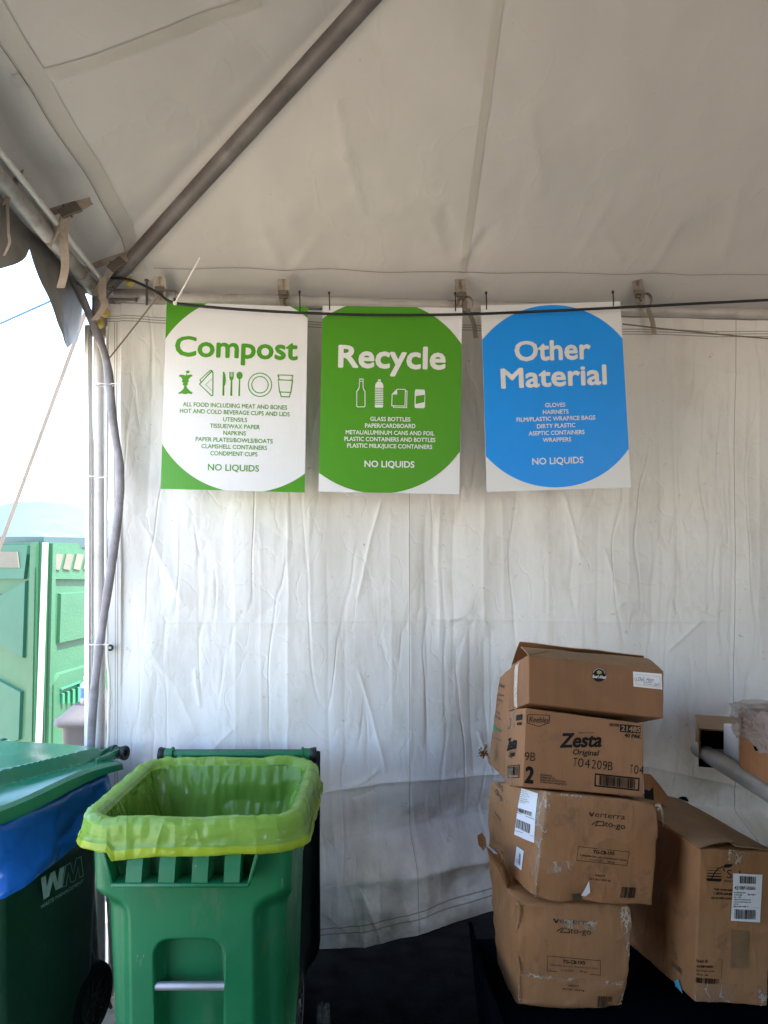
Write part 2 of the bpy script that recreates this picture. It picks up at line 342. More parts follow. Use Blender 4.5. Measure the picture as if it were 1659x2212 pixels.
def strap_left(p_rail, p_roof, p_tail, mid, Y):
    st = MB(); a = P(*p_rail, Y); b = P(*p_roof, Y-.02); d = unit(np.cross(b-a, A(0, 1, 0)))
    w = d*.0125
    st.strip(spl([a, (a+b)/2+d*.003, b]), w, thick=A(0, .002, 0))
    a2 = a+d*.10*np.sign(d[2])*-1; k = P(*mid, Y-.05); st.strip(spl([b, b*.6+k*.4-ZZ*.004, k, (k+a2)/2, a2]), unit(np.cross(b-k, A(0, 1, 0)))*.0125, thick=A(0, .002, 0))
    if p_tail is not None:
        tl = P(*p_tail, Y-.06); s_ = spl([k, k*.7+tl*.3+A(-.006, 0, .01), k*.3+tl*.7+A(.003, .01, 0), tl]); st.strip(s_, A(.013, 0, 0), thick=A(0, .002, 0))
    s = obj('strap', st, M_web, canopy)
    bk = MB(); ax = (unit(b-k), A(0, 1, 0), unit(np.cross(b-k, A(0, 1, 0))))
    bk.box(k, (.026, .006, .017), ax=ax, bev=.003); bk.box(k+ax[0]*.03, (.012, .005, .019), ax=ax, bev=.002); bk.cyl(k-ax[2]*.024, k+ax[2]*.024, .004, 8)
    obj('buckle', bk, M_buckle, s, smooth=False)
strap_left((88, 466), (196, 434), (131, 622), (146, 456), 2.52)
strap_left((186, 582), (282, 548), None, (248, 574), 2.95)
st = MB(); k = P(222, 600, 2.9); st.strip(spl([k, P(221, 640, 2.88), P(226, 660, 2.87), P(204, 692, 2.86)]), A(.014, 0, 0), thick=A(0, .002, 0)); obj('strap', st, M_web, canopy)
st = MB(); st.strip(spl([P(16, 432, 2.25), P(44, 372, 2.22), P(34, 385, 2.2), P(12, 440, 2.2)]), A(.010, 0, .006), thick=A(0, .002, 0)); st.strip(spl([P(16, 440, 2.2), P(18, 500, 2.2), P(20, 525, 2.2), P(9, 552, 2.2)]), A(.004, 0, 0), thick=A(0, .002, 0)); obj('strap', st, M_web, canopy)
# ------------------------------------------------------------------ tent frame
frame = thing('tent_poles', 'bare metal tent poles with a thick diagonal rafter rising from the corner', 'tent poles', C0)
mb = MB(); a = T(.05, .05, RAILZ+.03); b = T(2.88, 3.0, 2.80+SL*3.0-.035)
mb.tube([a+(b-a)*t for t in np.linspace(0, 1, 12)], .0275, 20); obj('rafter', mb, M_oldtube, frame)
mb = MB(); mb.tube([T(.10, .0, RAILZ), T(1.2, .0, RAILZ), T(6, 0, RAILZ)], .0225, 16)
for u in (1.40, 2.9): mb.tube([T(u-.004, 0, RAILZ), T(u+.004, 0, RAILZ)], .0245, 16)
obj('eave_rail', mb, M_rail, frame)
mb = MB(); mb.tube([T(.06, .0, RAILZ+.002), T(.30, .0, RAILZ+.002)], .029, 18); mb.tube([T(.0, .08, RAILZ+.002), T(.0, .26, RAILZ+.002)], .029, 18)
mb.tube([T(0, 0, RAILZ-.16), T(0, 0, RAILZ+.05)], .029, 18); mb.tube([T(.0, .0, RAILZ+.015), T(.14, .14, RAILZ+.015+.068)], .033, 18)
f = obj('corner_fitting', mb, M_tube, frame)
for q in (T(.13, .03, RAILZ+.045), T(.03, .02, RAILZ-.075), T(.02, .06, RAILZ-.13)):
    mb = MB(); mb.lathe(q, Vd+A(-.3, 0, .2), [(0, .024), (.014, .024), (.018, .018), (.018, 0), (.012, -.005)], 14); obj('knob', mb, M_yellow, f)
for q, d in ((T(.10, .03, RAILZ-.02), U), (T(.19, .031, RAILZ+.01), ZZ), (T(.03, .10, RAILZ+.0), U)):
    mb = MB(); mb.cyl(q-d*.05, q+d*.05, .0045, 8); mb.lathe(q+d*.045, d, [(0, .006), (.009, .006), (.009, 0), (0, 0)], 6); obj('bolt', mb, M_buckle, f)
mb = MB(); mb.tube([T(0, .1, RAILZ), T(0, 2, RAILZ), T(0, 6, RAILZ)], .024, 16); obj('eave_rail', mb, M_tube, frame)
mb = MB(); mb.tube([T(.035, .1, RAILZ+.03), T(.03, 2, RAILZ+.03), T(.03, 6, RAILZ+.03)], .010, 10); obj('cable_conduit', mb, M_pvc, frame)
mb = MB(); mb.tube([T(0, 0, .03), T(0, 0, 1.4), T(0, 0, RAILZ-.1)], .023, 18); mb.tube([T(.0, .0, .01), T(.0, .0, .03)], .07, 18); obj('leg', mb, M_rail, frame)
for (u, v) in ((6, 0), (0, 6), (6, 6)):
    mb = MB(); mb.tube([T(u, v, .0), T(u, v, RAILZ)], .024, 14); obj('leg', mb, M_tube, frame)
mb = MB(); mb.tube([T(6, 0, RAILZ), T(6, 6, RAILZ)], .024, 12); mb.tube([T(0, 6, RAILZ), T(6, 6, RAILZ)], .024, 12); obj('eave_rail', mb, M_tube, frame)
mb = MB(); mb.tube([T(6, 6, RAILZ), T(3, 3, 2.80+SL*3-.05)], .027, 12); mb.tube([T(6, 0, RAILZ), T(3, 3, 2.80+SL*3-.05)], .027, 12); mb.tube([T(0, 6, RAILZ), T(3, 3, 2.80+SL*3-.05)], .027, 12); obj('rafter', mb, M_oldtube, frame)
# side wall rod (thin white pipe below the eave rail)
rodz = 2.735
mb = MB(); mb.tube([T(.12, -.03, rodz), T(1.5, -.03, rodz), T(2.29, -.03, rodz)], .013, 12, 0)
mb.tube([T(2.285, -.03, rodz), T(2.415, -.03, rodz)], .0155, 12, 0); mb.tube([T(2.27, -.03, rodz), T(2.283, -.03, rodz)], .016, 12, 1); mb.tube([T(2.41, -.03, rodz), T(2.418, -.03, rodz)], .016, 12, 1); mb.tube([T(2.40, -.03, rodz-.01), T(6, -.03, rodz-.02)], .012, 12, 0)
tag(obj('curtain_rod', mb, [M_pvc, M_blue]), 'thin white pipe with blue taped joint running under the back eave rail', 'pipe')
# ------------------------------------------------------------------ hanging side wall
px = np.concatenate([np.arange(233, 1760, 2.0), np.arange(1760, 3490, 22)]); ty = np.linspace(0, 1, 700)
HX = [233, 600, 665, 760, 850, 950, 1055, 1120, 1400, 1660, 2200, 3500]; HZ = [.03, .12, .155, .25, .32, .375, .425, .45, .48, .42, .1, .03]
hemz = np.interp(px, HX, HZ); ZTOP, ZC = 2.748, .825
zc = ZC+.03*np.interp(px, [233, 665, 850, 1060, 1430, 1660, 3500], [-.9, -1.1, -.1, .35, .5, -1., -1.2])
X_, T_ = np.meshgrid(px, ty); Zq = np.where(T_ < .7, ZTOP+(zc-ZTOP)*T_/.7, zc+(hemz-zc)*(T_-.7)/.3)
q = np.clip((T_-.7)/.3, 0, 1)
PY = HY-(Zq-CZ)/3.13*FPX                            # height in picture-like units, for laying out creases
k = np.interp(px, [233, 600, 690, 780, 900, 1060, 1200, 1500, 2000], [0, .05, .22, .75, 1, 1, .95, .8, .3])
D = k*(.25*sstep(q, .36, .60)+.03*np.sin(np.pi*q)**2*0-.012*sstep(q, .03, .28)*(1-sstep(q, .28, .5))+.05*sstep(q, .62, 1.))
pyw = PY+8*fbm(X_/160, PY/210, 0, 60, 2); pxw = X_+5*fbm(X_/150, PY/170, 0, 70, 2)+1.2*vn(X_/60, PY/40, 0, 71)
D = D+.032*fbm(X_/210, PY/620, 0, 11, 3)+.0062*fbm(X_/70, PY/520, 0, 21, 2)+.0018*fbm(X_/30, PY/70, 0, 31, 3)
D = D+.022*sstep(X_, 420, 250)*np.sin((X_*.8+PY*.33)/52+1.3*vn(X_/120, PY/300, 0, 5))*sstep(PY, 700, 900)*(1-.6*sstep(PY, 1500, 1700))
mid = sstep(PY, 1020, 1140)*(1-sstep(PY, 1690, 1730)*.55)
rs = np.random.RandomState(5)
for x0, a, w, y0, y1, lean in [(432, 4, 6, 1080, 1480, -6), (500, 3, 5, 1090, 1660, 10), (560, 3, 6, 1120, 1690, 6), (619, 5, 6, 1060, 1700, 4), (668, 3, 5, 1070, 1380, 4), (705, 5, 6, 1180, 1700, 8), (744, 4, 5, 1300, 1700, 2), (845, 3, 5, 1060, 1600, 2), (886, 3, 4, 1060, 1720, 0),
                            (921, 6, 5, 1060, 1700, 2), (952, 6, 6, 1060, 1420, -2), (984, 5, 5, 1060, 1500, -4), (1014, 6, 5, 1340, 1720, 10), (1048, 6, 7, 1060, 1400, -3), (1044, 5, 5, 1360, 1700, 18), (1085, 4, 6, 1060, 1360, 4), (1110, 4, 6, 1340, 1420, 3), (1180, 3, 5, 1090, 1400, 2),
                            (1290, 4, 6, 1080, 1400, 0), (1360, 3, 6, 700, 1330, -6), (1425, 4, 7, 760, 1480, 4), (1455, 5, 6, 720, 1400, 6), (1530, 4, 6, 1000, 1500, 0), (1575, 6, 5, 690, 1660, 6), (1612, 4, 6, 720, 1320, 3), (1640, 4, 6, 760, 1500, -5), (330, 4, 9, 760, 1200, -18), (690, 4, 8, 1060, 1220, -26)]:
    D = D+crease(pxw, PY, [(x0, y0), (x0+lean*.5+rs.uniform(-3, 3), (y0+y1)/2), (x0+lean, y1)], a*.0009*(1 if x0 % 3 else -.7), w*1.35, .35)
    if y1 > 1640: D = D+crease(pxw, PY, [(x0+lean, 1700), (x0+lean+rs.uniform(-10, 40), 1900), (x0+lean+rs.uniform(0, 120), 2060)], .0035, 5, .5)
for pts, a, w in [([(828, 1065), (800, 1170), (772, 1310)], 9, 5), ([(1215, 1062), (1240, 1160), (1252, 1215)], 8, 4), ([(1300, 1180), (1332, 1290)], 7, 4), ([(772, 1440), (800, 1530), (834, 1690)], 8, 4), ([(420, 1440), (433, 1530)], 8, 4), ([(1035, 1590), (1062, 1690)], 9, 4),
                  ([(235, 1342), (600, 1347), (1000, 1342), (1320, 1350), (1700, 1352)], 3.5, 5), ([(960, 1345), (1010, 1330), (1040, 1345), (1065, 1370)], 6, 5), ([(930, 1345), (985, 1362), (1030, 1350)], -5, 5), ([(1300, 1345), (1360, 1380), (1420, 1400)], 5, 6), ([(1480, 1310), (1560, 1345)], 5, 5), ([(1440, 1420), (1520, 1345)], 5, 5), ([(1325, 1330), (1350, 1300), (1420, 1350)], 5, 5),
                  ([(655, 1728), (740, 1712), (830, 1700), (950, 1697), (1080, 1690), (1400, 1680), (1660, 1745)], 13, 7), ([(740, 1712), (790, 1690), (820, 1665)], 7, 5), ([(760, 1730), (800, 1715), (830, 1690)], -6, 5),
                  ([(440, 720), (480, 760)], 6, 9), ([(345, 1600), (420, 1660), (520, 1560)], 5, 6), ([(300, 1109), (345, 1200), (398, 1309)], 12, 16), ([(310, 1380), (380, 1480), (430, 1600)], 8, 14), ([(300, 1640), (330, 1660), (420, 1700)], 5, 6),
                  ([(900, 2010), (850, 1900), (880, 1830)], 7, 10), ([(770, 1890), (800, 1960), (830, 2050)], 10, 7), ([(1085, 1800), (1055, 1900)], 7, 6), ([(690, 1960), (760, 1990)], 7, 6), ([(1380, 705), (1470, 760), (1659, 800)], 6, 16), ([(1400, 880), (1560, 1010)], 5, 16), ([(1420, 1120), (1600, 1000)], 4, 14)]:
    D = D+crease(pxw if len(pts) < 5 else X_, pyw if len(pts) < 5 else PY, pts, a*.0007*(1.25 if len(pts) > 4 else 1), w*1.3, .3)
D = D+.0015*np.abs(vn(pxw/33, PY/420, 0, 41))*mid+.0035*np.abs(vn(X_/90+PY/60, PY/90-X_/140, 0, 44))*sstep(vn(X_/140, PY/160, 0, 47), .1, .7)
D = D+.022*k*sstep(q, .05, .3)*fbm(X_/85+PY/160, PY/70, 0, 91, 3)
D = np.where(X_ < 262, D*.35+.0*X_, D)
G = T((X_-CX)/FPX*3.2+1.129+.0, D, Zq)
G = WP(0, 0)[None, None]*0+G
# columns follow the true sight-independent wall coordinate u; px above is only the layout unit (1 unit = 1.9 mm)
ucol = np.array([np.dot(WP(p, HY)-C0, U) for p in np.minimum(px, 1700)]); ucol = np.where(px > 1700, ucol[np.searchsorted(px, 1700)-1]+(px-1700)*.0019, ucol); ucol = np.minimum(ucol, 5.98)
G = T(np.broadcast_to(ucol, X_.shape), D, Zq)
mb = MB(); mb.grid(G); flat = np.stack([X_/1000, PY/1000], -1).reshape(-1, 2); hem = np.stack([X_/1000, Zq-hemz[None]], -1).reshape(-1, 2)
wall = thing('tent_wall', 'dirty white creased vinyl sidewall hanging behind the signs and boxes', 'tent wall', T(3, 0, 0))
obj('sheet', mb, M_wall, wall, angle=180, uv={'flat': flat, 'hem': hem})
mb = MB(); c = WP(238, 1399, .012); mb.lathe(c, Vd, [(.0055, .004), (.009, .005), (.013, .003), (.0135, 0), (.0055, -.001)], 22); obj('grommet', mb, M_tie, wall)
mb = MB(); mb.lathe(c, Vd, [(0, .007), (.004, .006), (.0055, .003), (.0055, -.004)], 16); obj('button', mb, M_wtie, wall)
# unseen dark right, front and left walls, shaped and darkened to limit the light
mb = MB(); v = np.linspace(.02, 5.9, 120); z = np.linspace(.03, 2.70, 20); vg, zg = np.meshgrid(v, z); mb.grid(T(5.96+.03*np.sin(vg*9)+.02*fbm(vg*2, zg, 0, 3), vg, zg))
obj('tent_wall', mb, pm('unseen_dark_vinyl', (.075, .070, .065), .7, bump=.002, bs=20), label='unseen dark grey vinyl sidewall at the right end, darkened to cut bounced light', cat='tent wall', angle=180)
mb = MB(); u = np.linspace(.1, 2.6, 60); ug, zg = np.meshgrid(u, z); mb.grid(T(ug, 5.96+.03*np.sin(ug*9), zg))
ug, zg = np.meshgrid(np.linspace(2.6, 5.95, 30), np.linspace(.03, .75, 8)); mb.grid(T(ug, 5.96+.03*np.sin(ug*9), zg))  # unseen half wall, added to keep the low zone dark
obj('tent_wall', mb, bpy.data.materials['unseen_dark_vinyl'], label='unseen dark grey wall added behind the viewer, its opening shaped for the light', cat='tent wall', angle=180)
mb = MB(); v = np.linspace(2.0, 5.9, 70); vg, zg = np.meshgrid(v, z); mb.grid(T(.03*np.sin(vg*9), vg, zg))
obj('tent_wall', mb, bpy.data.materials['unseen_dark_vinyl'], label='unseen dark grey wall added beside the viewer to narrow the light from the left', cat='tent wall', angle=180)
# left curtain gathered along the leg
zz = np.linspace(.04, 2.66, 130); th = np.linspace(0, 2*math.pi, 40, endpoint=False); G = []
for z in zz:
    r = .013*(1+.18*np.sin(th*5+.6*z)+.12*np.sin(th*8-1.7*z))*(1+.15*vn(z*3, 0, 0, 2)); c = T(-.042+.006*vn(z*1.5, 0, 0, 4), .0, z); G.append(c+np.outer(r*np.cos(th), U)+np.outer(r*1.3*np.sin(th), Vd))
mb = MB(); mb.grid(G, wu=True); obj('gathered_curtain', mb, M_white, label='narrow strip of white side curtain gathered along the tent corner leg', cat='curtain', angle=180)
# cables at the corner
pts = [P(-60, 316, 1.95), P(0, 402, 2.16), P(60, 478, 2.44), P(110, 528, 2.68), P(150, 585, 2.88), P(195, 685, 2.97), P(230, 780, 2.99), P(243, 900, 3.0), P(259, 1010, 3.0), P(257, 1100, 3.0), P(238, 1240, 3.0), P(216, 1390, 3.0), P(203, 1500, 3.0), P(196, 1640, 3.0), P(196, 1900, 3.0), T(.01, .06, .02)]
p = spl(pts, 10); rr = .0155*(1+.12*vn(np.arange(len(p))*.35, 0, 0, 8)); mb = MB(); mb.tube(p, rr, 14, flat=(1.05, .9))
cab = thing('cable_bundle', 'thick grey sleeved cable drooping along the eave and down the corner leg', 'cable', T(.01, .06, .02))
obj('sleeve', mb, M_sleeve, cab, angle=180)
for i, (x, y, Y) in enumerate(((231, 832, 2.97), (214, 1391, 2.975), (215, 1030, 2.99))):
    mb = MB(); c = P(x, y, Y); th = np.linspace(0, 2*math.pi, 24); mb.tube([c+U*(.034*math.cos(t)-.01)+Vd*.03*math.sin(t) for t in th], .0017, 6); mb.tube([c+U*.022-Vd*-.03, c+U*.045-Vd*-.032], .0017, 6); obj('cable_tie', mb, M_wtie, cab)
mb = MB(); p = spl([P(232, 705, 3.02), P(231, 900, 3.02), P(229, 1150, 3.02), P(231, 1400, 3.0), P(236, 1480, 3.0), P(232, 1660, 3.0), P(231, 1900, 3.0), T(.06, .03, .02)]); mb.tube(p, .0055, 10); tag(obj('white_cable', mb, M_pvc), 'slim white cable hanging straight down beside the corner leg', 'cable')
mb = MB(); p = spl([T(.07, .1, .01), P(196, 2060, 2.9), P(186, 2000, 2.95), P(188, 1900, 3.0), P(190, 1700, 3.0)]); mb.tube(p, .007, 10); tag(obj('black_cable', mb, M_tie), 'thin black cable curving to the ground between the two carts', 'cable')
# black rope carrying the signs, cable ties, cords
RY = 2.93
p = spl([P(236, 600, 3.0), P(285, 606, 2.98), P(340, 632, 2.96), P(372, 653, RY), P(450, 663, RY), P(560, 671, RY), P(680, 677, RY), P(830, 680.5, RY+.01), P(1000, 679, RY+.02), P(1180, 672, RY+.04), P(1345, 664, RY+.06), P(1500, 656, RY+.1), P(1659, 648, RY+.14), P(1900, 634, RY+.2), T(3.6, .05, RAILZ)], 10)
mb = MB(); mb.tube(p, .0052, 10); tag(obj('rope', mb, M_black), 'thin black rope sagging across the tops of the three signs', 'rope')
for i, (x, y0, y1) in enumerate(((647, 630, 671), (711, 632, 670), (983, 633, 672), (1050, 632, 669), (1324, 630, 661), (377, 646, 661))):
    mb = MB(); a, b = P(x, y0, 3.02), P(x+1, y1, RY-.002); a[1] = b[1]+.004; a[0] *= a[1]/3.02; a[2] = CZ+(a[2]-CZ)*a[1]/3.02; mb.tube([a+ZZ*.004, a, a*.5+b*.5+A(.0008, -.002, 0), b], .0024, 8); mb.box(a-ZZ*.002, (.0042, .0035, .005), bev=.001)
    tag(obj('cable_tie', mb, M_tie), ['black cable tie at the upper right corner of the white compost sign', 'black cable tie at the upper left corner of the green sign', 'black cable tie at the upper right corner of the green sign', 'black cable tie at the upper left corner of the blue sign', 'black cable tie at the upper right corner of the blue sign', 'black cable tie at the upper left corner of the white compost sign'][i], 'cable tie', 'black cable ties holding the signs')
mb = MB(); mb.tube(spl([P(378, 655, 2.9), P(400, 615, 2.86), P(432, 556, 2.8)]), [.0034]*8+[.0024]*9, 8); mb.lathe(P(378, 655, 2.9), A(0, -1, 0), [(0, .006), (.007, .005), (.007, -.004)], 8); tag(obj('cable_tie_tail', mb, M_wtie), 'long white cable tie tail sticking up above the compost sign', 'cable tie')
mb = MB(); mb.tube(spl([P(345, 636, 2.97), P(290, 706, 3.02), P(232, 779, 3.06)]), .003, 6); tag(obj('cord', mb, M_cord), 'thin brown cord tied slantwise from the eave rail to the wall edge', 'cord')
mb = MB(); mb.tube(spl([P(1345, 700, 3.16), P(1480, 715, 3.2), P(1659, 731, 3.22), P(1900, 745, 3.25)]), .0028, 6); tag(obj('cord', mb, M_cord), 'thin dark cord along the wall top right of the blue sign', 'cord')
# guy strap and blue rope outside
mb = MB(); a, b = P(184, 676, 3.2), P(-277, 1939, 4.0); mb.strip([a+(b-a)*t for t in np.linspace(0, 1, 30)], A(.0075, .003, 0), thick=A(0, .002, 0)); tag(obj('guy_strap', mb, M_strap), 'flat beige guy strap slanting down outside the tent corner', 'strap')
mb = MB(); a, b = P(146, 634, 3.3), P(-160, 765, 3.6); mb.tube([a, (a+b)/2-ZZ*.006, b], .0048, 8); mb2 = mb; tag(obj('rope', mb, M_blue), 'thin blue rope stretched outside below the scalloped valance', 'rope')
# ------------------------------------------------------------------ printing: text and marks laid on a face
_fc = {}
def glyphs(s, bold):
    if (s, bold) not in _fc:
        c = bpy.data.curves.new('type', 'FONT'); c.body = s; c.offset = bold; c.resolution_u = 3
        o = bpy.data.objects.new('type', c); m = bpy.data.meshes.new_from_object(o)
        v = np.array([q.co[:2] for q in m.vertices]).reshape(-1, 2); f = [tuple(p.vertices) for p in m.polygons]
        bpy.data.meshes.remove(m); bpy.data.objects.remove(o); bpy.data.curves.remove(c); _fc[(s, bold)] = (v, f)
    return _fc[(s, bold)]
class Face:                                          # fn(s, t, off) -> world; px corners TL TR BR BL; t runs downwards
    def __init__(s, fn):
        s.fn = fn; s.q = proj(fn(A(0, 1, 1, 0), A(0, 0, 1, 1), 0.))
    def st(s, xy):
        xy = np.asarray(xy, float).reshape(-1, 2); a, b, c, d = s.q; u = np.full(len(xy), .5); v = np.full(len(xy), .5)
        for _ in range(12):
            u_, v_ = u[:, None], v[:, None]
            f = a*(1-u_)*(1-v_)+b*u_*(1-v_)+c*u_*v_+d*(1-u_)*v_-xy
            fu = (b-a)*(1-v_)+(c-d)*v_; fv = (d-a)*(1-u_)+(c-b)*u_
            de = fu[:, 0]*fv[:, 1]-fu[:, 1]*fv[:, 0]
            u = u-(f[:, 0]*fv[:, 1]-f[:, 1]*fv[:, 0])/de; v = v-(fu[:, 0]*f[:, 1]-fu[:, 1]*f[:, 0])/de
        return u, v
    def w(s, xy, off): u, v = s.st(xy); return s.fn(u, v, off)
class Ink:
    def __init__(s, face, conv, off=.0014): s.F, s.c, s.off, s.mb = face, conv, off, MB(); s.subs = []; s.mb0 = s.mb
    def xy(s, pts): return np.array([s.c(*p) for p in pts])
    def text(s, t, x0, y0, x1, y1, h, bold=.02, shear=0., up=None, off=0, m=0, xh=False):
        v, f = glyphs(t, min(bold, 0.) if bold > .008 else bold); p0, p1 = s.xy([(x0, y0), (x1, y1)]); sc = s.xy([(0, 0), (0, 1)]); hh = h*(sc[1]-sc[0])[1]
        mn, mx = v[:, 0].min(), v[:, 0].max(); d = p1-p0; e = d/np.linalg.norm(d); u = A(e[1], -e[0]) if up is None else A(*up)
        tx = (v[:, 0]-mn)/(mx-mn); ty = v[:, 1]/.70
        if xh: v_ = ty*.70; ty = np.where(v_ <= .48, v_*1.10, np.where(v_ < .72, .528+(v_-.48)*(.72-.528)/.24, v_))/.70
        b = bold/.70*hh; sh = [(0, 0)] if bold <= .008 else [(0, 0)]+[(b*math.cos(a), b*math.sin(a)) for a in np.arange(8)*math.pi/4]
        for k, (dx, dy) in enumerate(sh): s.mb.add(s.F.w(p0+np.outer(tx, d)+np.outer(ty*hh, u+e*shear)+e*dx+u*dy, s.off+off+k*.00002), f, m)
        return s
    def to(s, name): s.subs.append((name, MB())); s.mb = s.subs[-1][1]; return s
    def poly(s, pts, m=0, off=0):
        s.mb.add(s.F.w(s.xy(pts), s.off+off), [tuple(range(len(pts)))], m); return s
    def patch(s, a, b, c, d, m=0, off=0, n=8):       # quad, subdivided so it follows a dented face
        a, b, c, d = s.xy([a, b, c, d]); u, v = np.meshgrid(np.linspace(0, 1, n), np.linspace(0, 1, n)); u, v = u[..., None], v[..., None]
        g = a*(1-u)*(1-v)+b*u*(1-v)+c*u*v+d*(1-u)*v; s.mb.grid(s.F.w(g.reshape(-1, 2), s.off+off).reshape(n, n, 3), m); return s
    def line(s, pts, w, closed=False, m=0, off=0):
        p = np.asarray(pts, float)
        if closed: p = np.concatenate([p, p[:1]])
        n = len(p); d = np.diff(p, axis=0); d /= np.linalg.norm(d, axis=1)[:, None]+1e-9
        t = np.zeros_like(p); t[:-1] += d; t[1:] += d
        if closed: t[0] = t[-1] = d[0]+d[-1]
        t /= np.linalg.norm(t, axis=1)[:, None]+1e-9; nn = np.stack([-t[:, 1], t[:, 0]], 1)
        k = np.ones(n); k[:-1] = np.abs((nn[:-1]*np.stack([-d[:, 1], d[:, 0]], 1)).sum(1)); nn = nn/np.maximum(k, .5)[:, None]*w/2
        g = np.stack([p-nn, p+nn]); s.mb.grid(s.F.w(s.xy(g.reshape(-1, 2)), s.off+off).reshape(2, n, 3), m); return s
    def bars(s, a, b, c, d, n, m=0, seed=0, off=0):  # bar code
        r = random.Random(seed); a, b, c, d = [np.array(q, float) for q in (a, b, c, d)]; t = 0; segs = []
        while t < n: w = r.choice((1, 1, 2, 3)); segs.append((t, w)); t += w+r.choice((1, 1, 2))
        for q, w in segs:
            u0, u1 = q/(t), (q+w)/(t); s.poly([a+(b-a)*u0, a+(b-a)*u1, d+(c-d)*u1, d+(c-d)*u0], m, off)
        return s
    def box(s, a, b, c, d, w, m=0, off=0): return s.line([a, b, c, d], w, True, m, off)
    def done(s, name, mats, parent, label=None):
        for nm, mb in s.subs:
            if mb.n: obj(nm, mb, mats, parent, None, smooth=False)
        return obj(name, s.mb0, mats, parent, label, smooth=False) if s.mb0.n else None
def circ(cx, cy, r, n=48, ry=None, a0=0., a1=2*math.pi): return [(cx+r*math.cos(t), cy+(ry or r)*math.sin(t)) for t in np.linspace(a0, a1, n, endpoint=abs(a1-a0) < 6.28)]
def clip01(p):
    for ax, lim, sg in ((0, 0, 1), (0, 1, -1), (1, 0, 1), (1, 1, -1)):
        o = []
        for a, b in zip(p, p[1:]+p[:1]):
            ia, ib = (a[ax]-lim)*sg >= 0, (b[ax]-lim)*sg >= 0
            if ia: o.append(a)
            if ia != ib: t = (lim-a[ax])/(b[ax]-a[ax]); o.append((a[0]+t*(b[0]-a[0]), a[1]+t*(b[1]-a[1])))
        p = o
    return p
# ------------------------------------------------------------------ the three signs
def sign_mat(name, c):
    n = N(name); tc = n.n('TexCoord').outputs['Object']
    w = n.n('TexWave', i_Vector=tc, i_Scale=62., wave_type='BANDS', bands_direction='X'); b = n.bump(w.outputs[0], .0004, .35)
    b = n.bump(n.noise(tc, 5, 4), .002, .5, b)
    return n.done(n.bsdf(n.mix(n.noise(tc, 4, 4, .6, .3, .7), tuple(q*.96 for q in c), c), .38, 0, b, .4))
M_sw, M_sg, M_sb = sign_mat('white_sign_plastic', (.72, .72, .73)), sign_mat('green_print', (.070, .285, .012)), sign_mat('blue_print', (.005, .285, .88))
M_edge = pm('sign_edge', (.62, .62, .62), .5)
def sign(name, label, q, Yt, Yb, base, disc, dm, circle, aspect):
    c = [P(*q[0], Yt[0]), P(*q[1], Yt[1]), P(*q[2], Yb[1]), P(*q[3], Yb[0])]; nrm = unit(np.cross(c[1]-c[0], c[3]-c[0])); nrm = nrm if nrm[1] < 0 else -nrm
    def fn(s, t, off):
        s, t = np.asarray(s, float)[..., None], np.asarray(t, float)[..., None]
        bow = .006*np.sin(np.pi*s)*(t-.3)
        return c[0]*(1-s)*(1-t)+c[1]*s*(1-t)+c[2]*s*t+c[3]*(1-s)*t+nrm*(off+bow)
    F = Face(fn); th = thing(name, label, 'sign', (c[3]+c[2])/2, 'waste sorting signs')
    s, t = np.meshgrid(np.linspace(0, 1, 13), np.linspace(0, 1, 17)); mb = MB(); mb.grid(fn(s, t, 0.)); mb.grid(fn(s, t, -.004))
    ring = [(i/12, 0) for i in range(12)]+[(1, i/16) for i in range(16)]+[(1-i/12, 1) for i in range(12)]+[(0, 1-i/16) for i in range(16)]; ra = np.array(ring)
    mb.grid([fn(ra[:, 0], ra[:, 1], 0.), fn(ra[:, 0], ra[:, 1], -.004)], 1, wu=True)
    obj('panel', mb, [base, M_edge], th, smooth=False)
    p = clip01([((circle[0]+circle[2]*math.cos(a))/aspect, circle[1]+circle[2]*math.sin(a)) for a in np.linspace(0, 2*math.pi, 160, endpoint=False)]); p = np.array(p)
    mb = MB(); ce = np.array([[circle[0]/aspect, circle[1]]])
    G = [fn((ce*(1-k)+p*k)[:, 0], (ce*(1-k)+p*k)[:, 1], .0007) for k in np.linspace(0, 1, 8)]; mb.grid(G, wu=True); obj('printed_disc', mb, dm, th, smooth=False)
    return th, F
c3 = cv(480, 900, 1659/820); c8 = cv(1000, 950, 1659/550); c4 = cv(1300, 800, 1659/1200)
# compost
th, F = sign('compost_sign', 'white sign with green corners and green lettering reading Compost', [(360, 652), (665, 663), (658, 1064), (347, 1056)], (2.975, 2.995), (2.945, 2.965), M_sg, None, M_sw, (.45, .48, .53), .775)
i = Ink(F, c3); i.text('Compost', 184, 523, 984, 551, 127, .028, xh=True); i.done('heading', M_sg, th)
i = Ink(F, c3)
for t, x0, y0, x1, y1, h in (('ALL FOOD INCLUDING MEAT AND BONES', 233, 858, 918, 881, 28), ('HOT AND COLD BEVERAGE CUPS AND LIDS', 213, 901, 935, 925, 28), ('UTENSILS', 497, 958, 655, 963, 28), ('TISSUE/WAX PAPER', 411, 1000, 738, 1010, 28), ('NAPKINS', 499, 1047, 647, 1051, 28),
                             ('PAPER PLATES/BOWLS/BOATS', 317, 1087, 823, 1103, 28), ('CLAMSHELL CONTAINERS', 355, 1133, 785, 1146, 28), ('CONDIMENT CUPS', 414, 1180, 723, 1188, 28), ('NO LIQUIDS', 398, 1278, 733, 1288, 42)): i.to('lettering'); i.text(t, x0, y0, x1, y1, h, .013)
i.done('lettering', M_sg, th)
